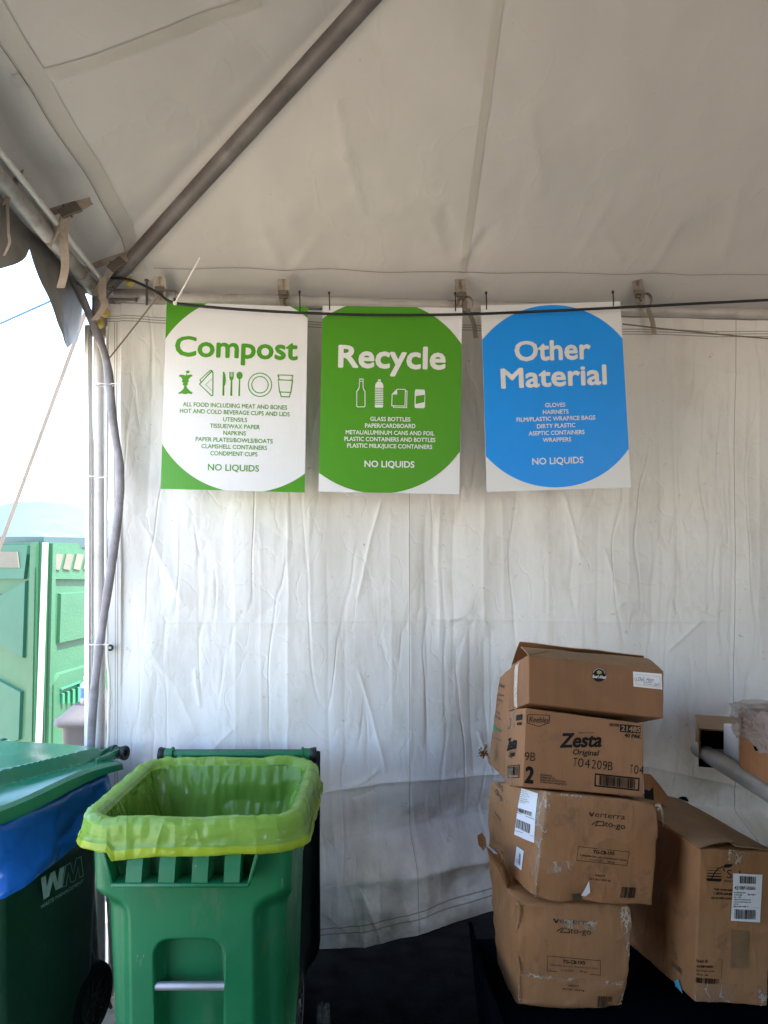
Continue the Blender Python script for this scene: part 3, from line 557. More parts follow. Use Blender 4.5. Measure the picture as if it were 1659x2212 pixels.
i = Ink(F, c3); i.poly([(204, 660), (216, 650), (236, 652), (250, 655), (270, 652), (286, 648), (298, 658), (282, 668), (268, 684), (273, 695), (263, 703), (267, 714), (256, 724), (262, 740), (280, 758), (298, 770), (290, 779), (270, 774), (250, 779), (225, 774), (208, 778), (202, 770), (220, 760), (238, 742), (242, 726), (231, 715), (236, 704), (225, 696), (231, 683), (222, 668)])
i.poly(circ(265, 632, 13, 20, 9)); i.line([(255, 655), (262, 640)], 5); i.done('pictogram', M_sg, th, 'green apple core pictogram')
i = Ink(F, c3); i.line([(342, 713), (352, 703), (420, 628), (430, 636), (430, 785), (421, 790)], 7, True); i.line([(352, 700), (345, 686), (352, 678), (412, 622), (424, 622), (430, 636)], 6); i.line([(359, 694), (420, 634)], 4)
for a in np.linspace(0, 1, 9): i.poly(circ(422-40*a, 680+35*a, 2.6, 8)); i.poly(circ(382+40*a, 715+40*a, 2.6, 8))
i.done('pictogram', M_sg, th, 'green sandwich pictogram')
i = Ink(F, c3); i.poly([(496, 630), (504, 632), (512, 650), (515, 690), (510, 722), (505, 725), (505, 789), (492, 789)])
for x in (540, 548, 557, 565): i.poly([(x-2.5, 632), (x+2.5, 632), (x+2, 668), (x-3, 668)])
i.poly([(537, 664), (567, 664), (564, 680), (557, 690), (557, 790), (544, 790), (547, 690), (540, 680)]); i.poly(circ(605, 656, 20, 28, 25)); i.poly([(601, 678), (609, 678), (608, 792), (597, 792)]); i.done('pictogram', M_sg, th, 'green cutlery pictogram')
i = Ink(F, c3); i.line(circ(740, 717, 77, 64), 6, True); i.line(circ(740, 717, 54, 56), 6, True); i.done('pictogram', M_sg, th, 'green plate pictogram')
i = Ink(F, c3); i.line([(858, 652), (957, 655), (955, 664)], 6); i.line([(858, 652), (860, 668)], 6); i.line([(863, 656), (866, 684), (952, 688), (953, 660)], 6); i.line([(860, 684), (955, 688), (943, 768), (869, 764)], 7, True); i.line([(872, 766), (880, 795), (934, 797), (942, 768)], 7); i.done('pictogram', M_sg, th, 'green coffee cup pictogram')
# recycle
th, F = sign('recycle_sign', 'green disc sign with white corners and white lettering reading Recycle', [(697, 660), (999, 665), (992, 1068), (688, 1062)], (2.985, 3.0), (2.955, 2.97), M_sw, None, M_sg, (.315, .485, .52), .75)
i = Ink(F, c8); i.text('Recycle', 311, 740, 1349, 762, 210, .030, xh=True); i.done('heading', M_sw, th)
i = Ink(F, c8)
for t, x0, y0, x1, y1, h in (('GLASS BOTTLES', 618, 1272, 1010, 1278, 40), ('PAPER/CARDBOARD', 567, 1338, 1060, 1343, 40), ('METAL/ALUMINUM CANS AND FOIL', 378, 1402, 1246, 1415, 40), ('PLASTIC CONTAINERS AND BOTTLES', 365, 1467, 1255, 1480, 40), ('PLASTIC MILK/JUICE CONTAINERS', 392, 1532, 1225, 1547, 40), ('NO LIQUIDS', 562, 1722, 1048, 1730, 62)): i.to('lettering'); i.text(t, x0, y0, x1, y1, h, .022)
i.done('lettering', M_sw, th)
i = Ink(F, c8); i.line([(513, 862), (547, 862), (547, 885), (547, 940), (553, 965), (566, 985), (566, 1128), (558, 1135), (492, 1135), (485, 1128), (485, 985), (500, 965), (510, 940), (513, 885)], 8, True); i.line([(513, 884), (547, 884)], 6); i.done('pictogram', M_sw, th, 'white glass bottle pictogram')
i = Ink(F, c8); i.poly([(693, 866), (720, 866), (720, 881), (693, 881)]); i.poly([(690, 886), (722, 886), (742, 910), (746, 935), (746, 950), (665, 948), (665, 933), (670, 908)])
for k in range(9): y = 956+k*17.5; i.poly([(663, y), (745, y+1), (744, y+11), (663, y+10)])
i.poly([(662, 1112), (744, 1114), (742, 1138), (735, 1143), (670, 1142), (662, 1136)]); i.done('pictogram', M_sw, th, 'white plastic bottle pictogram')
i = Ink(F, c8); i.line([(880, 962), (962, 964), (958, 1128), (828, 1124), (832, 1012)], 8, True); i.poly([(880, 965), (882, 1014), (834, 1014)]); i.line([(964, 980), (978, 980), (974, 1143), (846, 1140), (846, 1128)], 8); i.done('pictogram', M_sw, th, 'white paper pages pictogram')
i = Ink(F, c8); i.poly([(1062, 964), (1148, 966), (1155, 985), (1155, 1015), (1064, 1030), (1062, 1108), (1148, 1090), (1152, 1015), (1156, 1015), (1154, 1135), (1142, 1149), (1062, 1147), (1052, 1136), (1055, 985)]); i.done('pictogram', M_sw, th, 'white drink can pictogram')
# other material
th, F = sign('other_sign', 'blue disc sign with white corners and white lettering reading Other Material', [(1039, 660), (1340, 651), (1363, 1053), (1052, 1063)], (3.02, 3.045), (2.985, 3.005), M_sw, None, M_sb, (.379, .498, .49), .77)
i = Ink(F, c4); i.text('Other', 522, 520, 858, 510, 86, .028, xh=True); i.to('heading'); i.text('Material', 461, 643, 930, 624, 85, .028, xh=True); i.done('heading', M_sw, th)
i = Ink(F, c4)
for t, x0, y0, x1, y1, h in (('GLOVES', 655, 730, 745, 727.5, 18.5), ('HAIRNETS', 645, 761, 759, 758, 18.5), ('FILM/PLASTIC WRAP/ICE BAGS', 527, 795, 880, 785, 18.5), ('DIRTY PLASTIC', 618, 825, 790, 819, 18.5), ('ASEPTIC CONTAINERS', 581, 857, 831, 850, 18.5), ('WRAPPERS', 644, 886, 771, 883, 18.5), ('NO LIQUIDS', 597, 987, 826, 980, 29)): i.to('lettering'); i.text(t, x0, y0, x1, y1, h, .018)
i.done('lettering', M_sw, th)
# ------------------------------------------------------------------ wheeled carts
def plastic(name, col, rough=.42, sc=(.6, .6, .6), dirt=.5):
    n = N(name); tc = n.n('TexCoord').outputs['Object']
    c = n.mix(n.noise(tc, 3, 5, .6, .3, .7), tuple(q*.85 for q in col), tuple(q*1.12 for q in col))
    c = n.mix(n.m('MULTIPLY', n.noise(n.map(tc, (1, 1, .35)), 11, 6, .75, .56, .78), dirt*.7), c, (.10, .14, .08))
    c = n.mix(n.m('MULTIPLY', n.noise(n.map(tc, (1, 1, .3)), 60, 3, .6, .70, .78), dirt*.6), c, (.25, .28, .2))
    b = n.bump(n.noise(tc, 260, 2), .0005, .6); b = n.bump(n.noise(tc, 4, 3), .004, .35, b)
    r = n.n('MapRange', i_0=n.noise(tc, 9, 5, .7), i_1=.3, i_2=.7, i_3=rough-.08, i_4=rough+.12).outputs[0]
    return n.done(n.bsdf(c, r, 0, b, .45))
def film(name, col, clear, trans, rough=.22, fold=(7, 7, 2)):
    n = N(name); tc = n.n('TexCoord').outputs['Object']
    rg = lambda v, s, d: n.m('MULTIPLY', n.m('ABSOLUTE', n.m('SUBTRACT', n.noise(v, s, d, .45), .5)), -1.)
    b = n.bump(rg(n.map(tc, fold), 1.6, 2), .030, .9); b = n.bump(rg(tc, 13, 2), .005, .7, b); b = n.bump(n.noise(tc, 3, 2), .012, .5, b)
    c = n.mix(n.noise(tc, 8, 4, .6, .35, .65), tuple(q*.85 for q in col), col)
    g = n.bsdf(c, rough, 0, b, .6)
    t = n.n('BsdfTranslucent', i_Color=c); t.inputs['Normal'].default_value = (0, 0, 0); n.set(t.inputs['Normal'], b)
    m1 = n.n('MixShader', i_0=trans); n.set(m1.inputs[1], g); n.set(m1.inputs[2], t)
    tr = n.n('BsdfTransparent', i_Color=tuple(min(1, q**.35) for q in col)); m2 = n.n('MixShader', i_0=clear); n.set(m2.inputs[1], m1); n.set(m2.inputs[2], tr)
    return n.done(m2)
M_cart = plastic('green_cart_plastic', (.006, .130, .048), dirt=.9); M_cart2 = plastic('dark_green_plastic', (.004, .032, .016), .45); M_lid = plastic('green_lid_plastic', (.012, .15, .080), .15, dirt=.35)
M_dark = plastic('black_plastic', (.004, .007, .006), .5, dirt=.15)
M_bar = pm('galvanised_bar', (.42, .42, .45), .45, .7, var=.15)
M_tyre = pm('tyre_rubber', (.004, .004, .004), .9, spec=.15)
M_lime = film('lime_bag_film', (.40, .64, .12), .22, .45, .14); M_limein = film('lime_bag_thin_film', (.42, .72, .13), .58, .30, .13, (9, 9, 2)); M_bluebag = film('blue_bag_film', (.020, .17, .70), .22, .30, .16, (5, 5, 6))
M_logo = pm('pale_green_print', (.30, .40, .37), .6, var=.2, vs=30)
def rr(a, f, b, r, N_=(121, 14, 61)):                # rounded rectangle, counter-clockwise from front left
    nf, nc, ns = N_; p = []
    def arc(cx, cy, t0): return [(cx+r*math.cos(t), cy+r*math.sin(t)) for t in np.linspace(t0, t0+math.pi/2, nc+2)[1:-1]]
    p += [(x, -f) for x in np.linspace(-a+r, a-r, nf)]+arc(a-r, -f+r, -math.pi/2)
    p += [(a, y) for y in np.linspace(-f+r, b-r, ns)]+arc(a-r, b-r, 0)
    p += [(x, b) for x in np.linspace(a-r, -a+r, nf)]+arc(-a+r, b-r, math.pi/2)
    p += [(-a, y) for y in np.linspace(b-r, -f+r, ns)]+arc(-a+r, -f+r, math.pi)
    return np.array(p)
ZR = 1.0
def cart_dims(z):
    k = z/ZR; return .244+.028*k, .262+.050*k, .285+.032*k
def cart(name, label, loc, rz, bodym, opened):
    th = thing(name, label, 'wheelie bin', loc, 'wheeled green carts', rz)
    zs = np.concatenate([np.linspace(.045, .40, 26), np.linspace(.41, .83, 100), np.linspace(.84, ZR, 12)]); G = []
    for z in zs:
        a, f, b = cart_dims(z); sh = float(sstep(z, .715, .775)); a += .018*sh
        p = rr(a, f, b, .055-.01*sh); x, y = p[:, 0], p[:, 1]
        fr = sstep(-y, f-.16, f-.02)
        zc = z-.035*sstep(np.abs(x), .17, .27)
        off = sstep(np.abs(x), .172, .218)*.052*(1-sstep(zc, .70, .765))
        u = np.abs(x+.008)/.098; top = .655-.03*np.clip(u, 0, 1)**6*1.0
        inn = (1-sstep(np.abs(x+.008), .085, .103))*(1-sstep(z, top-.035, top))
        off = off+.068*inn
        y = y+off*fr; G.append(np.stack([x, y, np.full(len(x), z)], 1))
    mb = MB(); mb.grid(G, wu=True); n = len(G[0]); mb.f.append(tuple(range(n-1, -1, -1))); mb.m.append(0)
    body = obj('body', mb, bodym, th, local=True, angle=60)
    a, f, b = cart_dims(.97)
    mb = MB(); o = rr(a+.034, f+.034, b+.012, .105); i = rr(a+.004, f-.008, b-.008, .05); mb.grid([np.c_[q, np.full(len(q), z)] for q, z in ((i, .955), (o, .955), (o, .988), (o*.995, .998), (i, ZR))], wu=True); obj('rim', mb, bodym, th, local=True)
    # front lift lip with ribs
    yb = -f-.004; mb = MB()
    mb.box((-.012, yb-.028, .838), (.19, .034, .006), bev=.002)
    for s in (-1, 1):
        c = (-.012+s*.202, yb-.026, .885); ax = (unit(A(1, 0, -s*.26)), A(0, 1, 0), unit(A(s*.26, 0, 1))); mb.box(c, (.0045, .032, .05), ax=ax, bev=.001)
    obj('lift_lip', mb, bodym, th, local=True)
    for x in (-.142, -.051, .041, .130):
        mb = MB(); mb.prism([(x-.024, yb, .843), (x+.024, yb, .843), (x+.024, yb, .955), (x-.024, yb, .955)], (0, -.0, 0)) if False else None
        mb.grid([[(x-.027, yb+.01, z), (x-.022, yb-d, z), (x+.022, yb-d, z), (x+.027, yb+.01, z)] for z, d in ((.845, .056), (.885, .046), (.94, .022))]); mb.grid([[(x-.027, yb+.01, .94), (x+.027, yb+.01, .94)], [(x-.022, yb-.022, .94), (x+.022, yb-.022, .94)]])
        obj('rib', mb, bodym, th, local=True, smooth=False)
    a, f, b = cart_dims(.505); mb = MB(); mb.tube([(-.108, -f+.016, .505), (-.1, -f+.016, .505), (.084, -f+.016, .505), (.092, -f+.016, .505)], .0125, 18); obj('catch_bar', mb, M_bar, th, local=True)
    # hinge / handle at the back
    yh = .415; mb = MB(); mb.tube([(x, yh, 1.0) for x in (-.262, 0, .262)], .0155, 16)
    for s in (-1, 1):
        mb.tube([(s*.21, yh, 1.0), (s*.21, yh-.05, .975), (s*.21, .30, .93)], [.018, .016, .02], 10, flat=(1, .7))
        mb.tube([(s*.24, yh, 1.0), (s*.274, yh, 1.0)], .023, 18); mb.tube([(s*.242, yh, 1.0), (s*.248, yh, 1.0)], .028, 18)
    h = obj('handle', mb, bodym, th, local=True)
    for s in (-1, 1):
        mb = MB(); c = A(s*.274, yh, 1.0); mb.lathe(c, (s, 0, 0), [(0, .004), (.012, .004), (.013, .02), (.026, .022), (.028, .016), (.024, 0), (.020, -.004)], 24); obj('end_cap', mb, M_dark, h, local=True)
    for s in (-1, 1):
        mb = MB(); c = A(s*.222, .275, .132)
        mb.lathe(c-A(.028, 0, 0), (1, 0, 0), [(.08, -.002), (.11, -.004), (.128, .004), (.132, .018), (.132, .038), (.128, .052), (.11, .06), (.08, .058), (.08, -.002)], 48)
        w = obj('wheel', mb, M_tyre, th, local=True)
        mb = MB(); mb.lathe(c-A(.022, 0, 0), (1, 0, 0), [(0, -.012), (.02, -.012), (.022, -.002), (.03, 0), (.086, .003), (.086, .042), (.03, .046), (.022, .05), (0, .056)], 36)
        for k in range(8): t = k*math.pi/4; mb.box(c+A(s*.022, .052*math.cos(t), .052*math.sin(t)), (.006, .026, .004), ax=(A(1, 0, 0), A(0, math.cos(t), math.sin(t)), A(0, -math.sin(t), math.cos(t))))
        obj('hub', mb, M_dark, w, local=True)
    mb = MB(); mb.tube([(-.2, .275, .145), (.2, .275, .145)], .012, 10); obj('axle', mb, M_bar, th, local=True)
    return th
def lidsurf(th, c, m):
    nx, nz = 60, 70; x = np.linspace(-.308, .308, nx); z = np.linspace(.16, 1.0, nz); xx, zz = np.meshgrid(x, z)
    e = np.minimum(.308-np.abs(xx), zz-.16); w = 1-.0*zz
    half = .308-.05*(1-sstep(zz, .16, .30))**2; xx2 = xx/.308*half
    y = .455+.075*sstep(e, 0, .09)*0+.028*sstep(e, .0, .03)+.012*np.sin(zz*7)
    mb = MB(); mb.grid(np.stack([xx2, y, zz], -1)); mb.grid(np.stack([xx2, y-.004-.03*(e < .004), zz], -1)); return obj('lid', mb, m, th, local=True, angle=50)
# open cart with the lime bag
ca = cart('wheelie_bin', 'open green wheelie bin lined with a lime yellow bag, in front of the tent wall', (-.552, 2.535, 0), 0, M_cart, True)
lidsurf(ca, None, M_dark)
def bag(owner, label, zlow, cuffm, inm, drop, name, seed, ripple=.003, lift=None):
    th = thing(name, label, 'bin bag', owner.location[:], 'bin bags', owner.rotation_euler[2])
    a, f, b = cart_dims(.97); a += .036; f += .035; b += .013
    out = rr(a+.006, f+.006, b+.006, .112); n = len(out); inn = rr(a-.038, f-.054, b-.032, .08); zr = ZR if lift is None else ZR-.05; s = np.arange(n)
    ph = np.arctan2(out[:, 1], out[:, 0]); per = np.cumsum(np.r_[0, np.linalg.norm(np.diff(out, axis=0), axis=1)])
    nr = np.stack([np.gradient(out[:, 1]), -np.gradient(out[:, 0])], 1); nr /= np.linalg.norm(nr, axis=1)[:, None]+1e-9
    cor = np.exp(-((np.abs(out[:, 0])-a)**2+(np.abs(out[:, 1]-(b-f)/2)-(b+f)/2)**2)/.012)
    ru = fbm(per*16, 0, 0, seed, 3)+1.4*cor*vn(per*75, 0, 0, seed+3)
    rows = []
    dz = (drop+.012*vn(per*3, 0, 0, seed+5)+.006*vn(per*11, 0, 0, seed+6)) if lift is None else lift(out, per)
    for k, (o, z) in enumerate(((0., -.012), (.28, .006), (.62, .015), (.93, .013), (1.1, .003))):
        rows.append(np.c_[inn+(out-inn)*o+nr*(.0025*ru*(k > 0)+.001*vn(per*40, k, 0, seed))[:, None], zr+z+.004*ru*(1 if k < 4 else .4)+.003*vn(per*9, 0, 0, 7)])
    for k in np.linspace(.06, 1, 16):
        fl = .010*k+ripple*fbm(per*9, k*2.2, 0, seed+9, 3)*(.3+k)+.0035*fbm(per*30, k*6, 0, seed+2, 2)+.008*np.abs(cor*vn(per*60, k, 0, seed+8))*k
        if lift is not None: fl = fl+k*(.014*np.abs(np.sin(per*9+k*3.1+2*vn(per*2, 0, 0, 3)))+.012*np.abs(vn(per*6+k*2, k*3, 0, 19)))
        band = .004*(sstep(k, .70, .73)-sstep(k, .95, 1.))
        rows.append(np.c_[out+nr*(.006+np.maximum(fl, -.002)+band)[:, None], zr+.003-dz*k])
    mb = MB(); mb.grid(rows, wu=True); obj('cuff', mb, cuffm, th, local=True, angle=180)
    if lift is None:
        hb = [np.c_[rows[q][:, :2]+nr*(.0025+.004*np.abs(vn(per*13, q, 0, 77)))[:, None], rows[q][:, 2]-(.008*(q-15)/5 if q > 15 else 0)] for q in (16, 17, 18, 19, 20)]
        mb = MB(); mb.grid(hb, wu=True); obj('hem_band', mb, film('yellow_lime_film', (.50, .64, .055), .05, .5), th, local=True, angle=180)
    rows = []; ip = np.cumsum(np.r_[0, np.linalg.norm(np.diff(inn, axis=0), axis=1)]); ni = np.stack([np.gradient(inn[:, 1]), -np.gradient(inn[:, 0])], 1); ni /= np.linalg.norm(ni, axis=1)[:, None]+1e-9
    for k in np.linspace(0, 1, 60):
        z = zr-.010-(zr-.01-zlow)*k
        w = .001*0+.030*sstep(k, 0, .25)*np.abs(vn(ip*11+.9*k, k*1.4, 0, seed+20))+.010*sstep(k, 0, .1)*fbm(ip*26, k*3, 0, seed+21, 2)+.03*k
        rows.append(np.c_[inn*(1-.10*k)-ni*w[:, None], np.full(n, z)])
    for k in (.7, .4, .1): rows.append(np.c_[rows[-1][:, :2]*0+inn*.85*k, np.full(n, zlow)+.02*fbm(inn[:, 0]*k*9, inn[:, 1]*k*9, 0, 3)])
    mb = MB(); mb.grid(rows, wu=True); obj('liner', mb, inm, th, local=True, angle=180)
    return th
bag(ca, 'translucent lime yellow bag folded over the rim of the open bin', .70, M_lime, M_limein, .076, 'bin_bag', 3)
# second cart, lid closed over a blue bag
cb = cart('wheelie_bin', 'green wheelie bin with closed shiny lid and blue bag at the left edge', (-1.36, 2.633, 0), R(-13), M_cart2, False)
def bl_drop(out, per): return .13+.07*sstep(-out[:, 1], -.35, .35)+.018*vn(per*2.2, 0, 0, 5)+.012*vn(per*7, 0, 0, 8)
bag(cb, 'dark blue plastic bag hanging below the closed lid of the left bin', .72, M_bluebag, M_bluebag, .2, 'bin_bag', 11, .011, bl_drop)
nx, ny = 110, 110; x = np.linspace(-.322, .322, nx); y = np.linspace(-.42, .345, ny); xx, yy = np.meshgrid(x, y)
def lid_h(x, y):
    t = (.37-y)/.77; base = .985+.050*t+.012*np.sin(t*5.5)*sstep(np.abs(x), .12, .3)
    edge = .212+.035*np.sin(np.clip(t, 0, 1)*6.0+.6)-.07*sstep(t, .82, .98)
    plate = 1-sstep(np.abs(x), edge-.006, edge+.012)
    return base+.045*plate*(1-sstep(t, .86, .98)*.6)-.03*sstep(t, .93, 1.)+.010*(1-(x/.34)**2)
h = lid_h(xx, yy); e = np.minimum(.322-np.abs(xx), np.minimum(yy+.42, .345-yy)); h = h-.010*(1-sstep(e, 0, .012))
mb = MB(); mb.grid(np.stack([xx, yy, h], -1))
ed = [(xx[i, j], yy[i, j], h[i, j]) for i, j in [(0, j) for j in range(nx)]+[(i, nx-1) for i in range(ny)]+[(ny-1, j) for j in range(nx-1, -1, -1)]+[(i, 0) for i in range(ny-1, -1, -1)]]; ed = np.array(ed)
d = .022+.016*sstep((.37-ed[:, 1])/.77, 0, .7); mb.grid([ed, ed-np.c_[np.zeros((len(ed), 2)), d*.5]+np.c_[np.sign(ed[:, 0])*.003, ed[:, 1]*0, ed[:, 1]*0], ed-np.c_[np.zeros((len(ed), 2)), d]+np.c_[np.sign(ed[:, 0])*.004, ed[:, 1]*0, ed[:, 1]*0]])
ld = obj('lid', mb, M_lid, cb, local=True, angle=35)
for s in (-1, 1):                                    # hinge arms of the lid
    mb = MB(); mb.box((s*.25, .385, .998), (.022, .055, .010), ax=(A(1, 0, 0), unit(A(0, 1, .10)), unit(A(0, -.10, 1))), bev=.003)
    mb.box((s*.228, .34, 1.008), (.004, .09, .014), bev=.001); mb.box((s*.274, .34, 1.004), (.004, .09, .014), bev=.001)
    obj('hinge_arm', mb, M_lid, ld, local=True)
mb = MB(); mb.tube(spl([(.20, -.402, .965), (.23, -.43, .968), (.27, -.43, .968), (.31, -.402, .965)]), .014, 10, flat=(1, .8)); obj('grip', mb, M_lid, ld, local=True)
# printed mark on the side facing us
bpy.context.view_layer.update(); MW = np.array(cb.matrix_world); IM = np.linalg.inv(MW)
def loc2w(p): return MW[:3, :3] @ np.asarray(p, float)+MW[:3, 3]
def sidex(z): return cart_dims(z)[0]+.018*float(sstep(z, .715, .775))
q0, q1, q2 = loc2w((sidex(.80), 0, .80)), loc2w((sidex(.80), .2, .80)), loc2w((sidex(.88), 0, .88)); sn = unit(np.cross(q1-q0, q2-q0)); sn = sn if sn[0] > 0 else -sn
class SideFace:
    def w(s, xy, off): return np.array([IM[:3, :3] @ (PL(a, b, q0+sn*off, sn))+IM[:3, 3] for a, b in np.asarray(xy).reshape(-1, 2)])
cs = cv(0, 2400, 1659/450)
class Ink2(Ink):
    def done(s, name, mats, parent, label=None): return obj(name, s.mb, mats, parent, label, smooth=False, local=True)
i = Ink2(SideFace(), cs, .002)
i.poly([(492, 1690), (548, 1660), (562, 1800), (604, 1632), (660, 1600), (690, 1740), (716, 1575), (775, 1545), (742, 1800), (668, 1838), (634, 1722), (590, 1905), (524, 1950)])
i.line([(748, 1800), (790, 1540), (846, 1508), (878, 1640), (915, 1460), (972, 1432), (1000, 1660), (955, 1688), (938, 1545), (905, 1715), (852, 1745), (818, 1622), (796, 1780)], 7, True)
i.text('WASTE MANAGEMENT', 488, 2062, 1002, 1740, 44, .0, 0., (0, -1)); i.done('lettering', M_logo, cb)
# ------------------------------------------------------------------ cardboard boxes
def cardboard(name, col, dirt=.5, fl=1., worn=0.):
    n = N(name); tc = n.n('TexCoord').outputs['Object']; s = n.map(tc, (1, 1, .06))
    c = n.mix(n.noise(tc, 5, 5, .6, .3, .7), tuple(q*.86 for q in col), tuple(min(1, q*1.1) for q in col))
    c = n.mix(n.m('MULTIPLY', n.noise(s, 60, 4, .6, .45, .75), .28), c, tuple(q*.66 for q in col))
    c = n.mix(n.m('MULTIPLY', n.noise(tc, 7, 6, .75, .57, .75), dirt), c, (.085, .055, .035))
    c = n.mix(n.m('MULTIPLY', n.noise(n.map(tc, (1, 1, .5), (4, 1, 2)), 26, 4, .7, .64, .74), dirt*.8), c, (.10, .065, .04))
    b = n.bump(n.noise(s, 90, 3, .6), .0016, .6*fl); b = n.bump(n.noise(tc, 9, 6, .65), .010, .45, b)
    if worn:
        rg = lambda v, s: n.m('MULTIPLY', n.m('MINIMUM', n.m('ABSOLUTE', n.m('SUBTRACT', n.noise(v, s, 2, .45), .5)), .06), -1.)
        b = n.bump(rg(tc, 3.2), .05*worn, .8, b); b = n.bump(rg(n.map(tc, (1, 1, .5), (3, 1, 5)), 9), .03*worn, .8, b)
        pass
    return n.done(n.bsdf(c, .62, 0, b, .35))
M_cb = cardboard('cardboard', (.29, .138, .062)); M_cb2 = cardboard('worn_cardboard', (.31, .150, .064), .75, 1., .8); M_cb3 = cardboard('brown_cardboard', (.235, .108, .046), .25, .6); M_cbin = cardboard('inside_cardboard', (.27, .17, .09), .3)
M_ink = pm('black_print', (.008, .007, .006), .7, var=.4, vs=40, spec=.2); M_ink2 = pm('faded_print', (.075, .05, .032), .7, var=.4, vs=60); M_kraft = pm('kraft_print', (.27, .15, .08), .7)
M_label = pm('paper_label', (.72, .72, .75), .5, var=.04); M_green = pm('green_print_ink', (.06, .20, .10), .7); M_gold = pm('gold_print', (.30, .24, .07), .5); M_bluesticker = pm('blue_sticker', (.10, .45, .72), .5, var=.06)
M_pen = pm('blue_pen', (.02, .03, .12), .6)
def tapemat(name, col, clear, rough):
    n = N(name); tc = n.n('TexCoord').outputs['Object']; b = n.bump(n.noise(n.map(tc, (3, 3, 1)), 26, 6, .7), .006, .9)
    g = n.bsdf(col, rough, 0, b, .7); t = n.n('BsdfTransparent', i_Color=(.97, .93, .86)); rg = n.m('ABSOLUTE', n.m('SUBTRACT', n.noise(n.map(tc, (1, 1, .6)), 24, 3, .5), .5)); m = n.n('MixShader', i_0=n.n('MapRange', i_0=rg, i_1=.0, i_2=.05, i_3=clear-.45, i_4=clear+.10).outputs[0]); n.set(m.inputs[1], g); n.set(m.inputs[2], t); return n.done(m)  # pale opaque ridge lines paint crinkle glints into the tape
M_ctape = tapemat('clear_tape', (.50, .42, .33), .74, .12); M_btape = pm('brown_tape', (.20, .115, .055), .35, var=.2, vs=12, bump=.003, bs=30); M_wrap = film('stretch_wrap', (.60, .54, .51), .50, .2, .14, (9, 9, 9))
class Carton:
    """box from eight corners; surface point = trilinear + rounded edges + crumple"""
    def __init__(s, fr, bk, r=.006, bulge=.004, dent=.003, seed=0, crush=()):
        s.c = [[np.asarray(q, float) for q in fr], [np.asarray(q, float) for q in bk]]   # TL TR BR BL
        a = s.c; s.size = A(np.linalg.norm(a[0][1]-a[0][0]), np.linalg.norm(a[0][0]-a[0][3]), np.linalg.norm(a[1][3]-a[0][3])); s.r, s.bl, s.dn, s.seed, s.crush = r, bulge, dent, seed, crush
        s.ctr = sum(sum(q) for q in a)/8
    def tri(s, a, b, c):
        a, b, c = [np.asarray(q, float)[..., None] for q in (a, b, c)]; o = 0
        for k, w in ((0, 1-c), (1, c)): TL, TR, BR, BL = s.c[k]; o = o+w*(TL*(1-a)*b+TR*a*b+BR*a*(1-b)+BL*(1-a)*(1-b))
        return o
    def w(s, a, b, c, off=0.):
        a, b, c = np.broadcast_arrays(*[np.asarray(q, float) for q in (a, b, c)]); p = np.stack([a, b, c], -1)*s.size; R_ = s.r
        inn = np.clip(p, R_, s.size-R_); d = p-inn; l = np.linalg.norm(d, axis=-1, keepdims=True); d = np.where(l > 1e-9, d/np.maximum(l, 1e-9), 0)
        q = (inn+d*R_)/s.size; w = s.tri(q[..., 0], q[..., 1], q[..., 2])
        e = np.stack([s.tri(np.ones(1), np.ones(1)*.5, np.ones(1)*.5)-s.tri(np.zeros(1), np.ones(1)*.5, np.ones(1)*.5), s.tri(np.ones(1)*.5, np.ones(1), np.ones(1)*.5)-s.tri(np.ones(1)*.5, np.zeros(1), np.ones(1)*.5), s.tri(np.ones(1)*.5, np.ones(1)*.5, np.ones(1))-s.tri(np.ones(1)*.5, np.ones(1)*.5, np.zeros(1))])[:, 0]
        e = e/np.linalg.norm(e, axis=1)[:, None]; nrm = d @ e
        t = 4*(a*(1-a)); u = 4*(b*(1-b)); v = 4*(c*(1-c)); pl = t*u+u*v+v*t
        edge = 1-np.minimum(1, np.sort(np.stack([np.minimum(a, 1-a), np.minimum(b, 1-b), np.minimum(c, 1-c)], -1), -1)[..., 1]/.10)
        n = s.bl*(np.minimum(pl, 1))+s.dn*fbm(w[..., 0]*9, w[..., 1]*9, w[..., 2]*9, s.seed, 3)+s.dn*1.3*edge*fbm(w[..., 0]*30, w[..., 1]*30, w[..., 2]*30, s.seed+5, 2)
        for (ca, cb_, cc), rad, amt in s.crush:
            g = np.exp(-(((a-ca)*s.size[0])**2+((b-cb_)*s.size[1])**2+((c-cc)*s.size[2])**2)/rad**2); n = n-amt*g*(1+.7*fbm(w[..., 0]*25, w[..., 1]*25, w[..., 2]*25, s.seed+9, 2))
        return w+nrm*(n+off)[..., None]
    def build(s, name, mat, parent, n=34, open_top=False):
        def sp(L): k = s.r/L; return np.unique(np.r_[0, k*.3, k*.65, k, np.linspace(k, 1-k, n)[1:-1], 1-k, 1-k*.65, 1-k*.3, 1])
        sa, sb, sc = sp(s.size[0]), sp(s.size[1]), sp(s.size[2]); mb = MB()
        for ax, k in ((2, 0), (2, 1), (0, 0), (0, 1), (1, 0), (1, 1)):
            if open_top and ax == 1 and k == 1: continue
            g = [sa, sb, sc]; g[ax] = np.array([float(k)]); o = np.meshgrid(*g, indexing='ij'); o = [np.squeeze(q, ax) for q in o]
            W_ = s.w(*o); W_ = W_ if (k ^ (ax == 1)) else np.swapaxes(W_, 0, 1)
            mb.grid(W_)
        return obj(name, mb, mat, parent, angle=180)
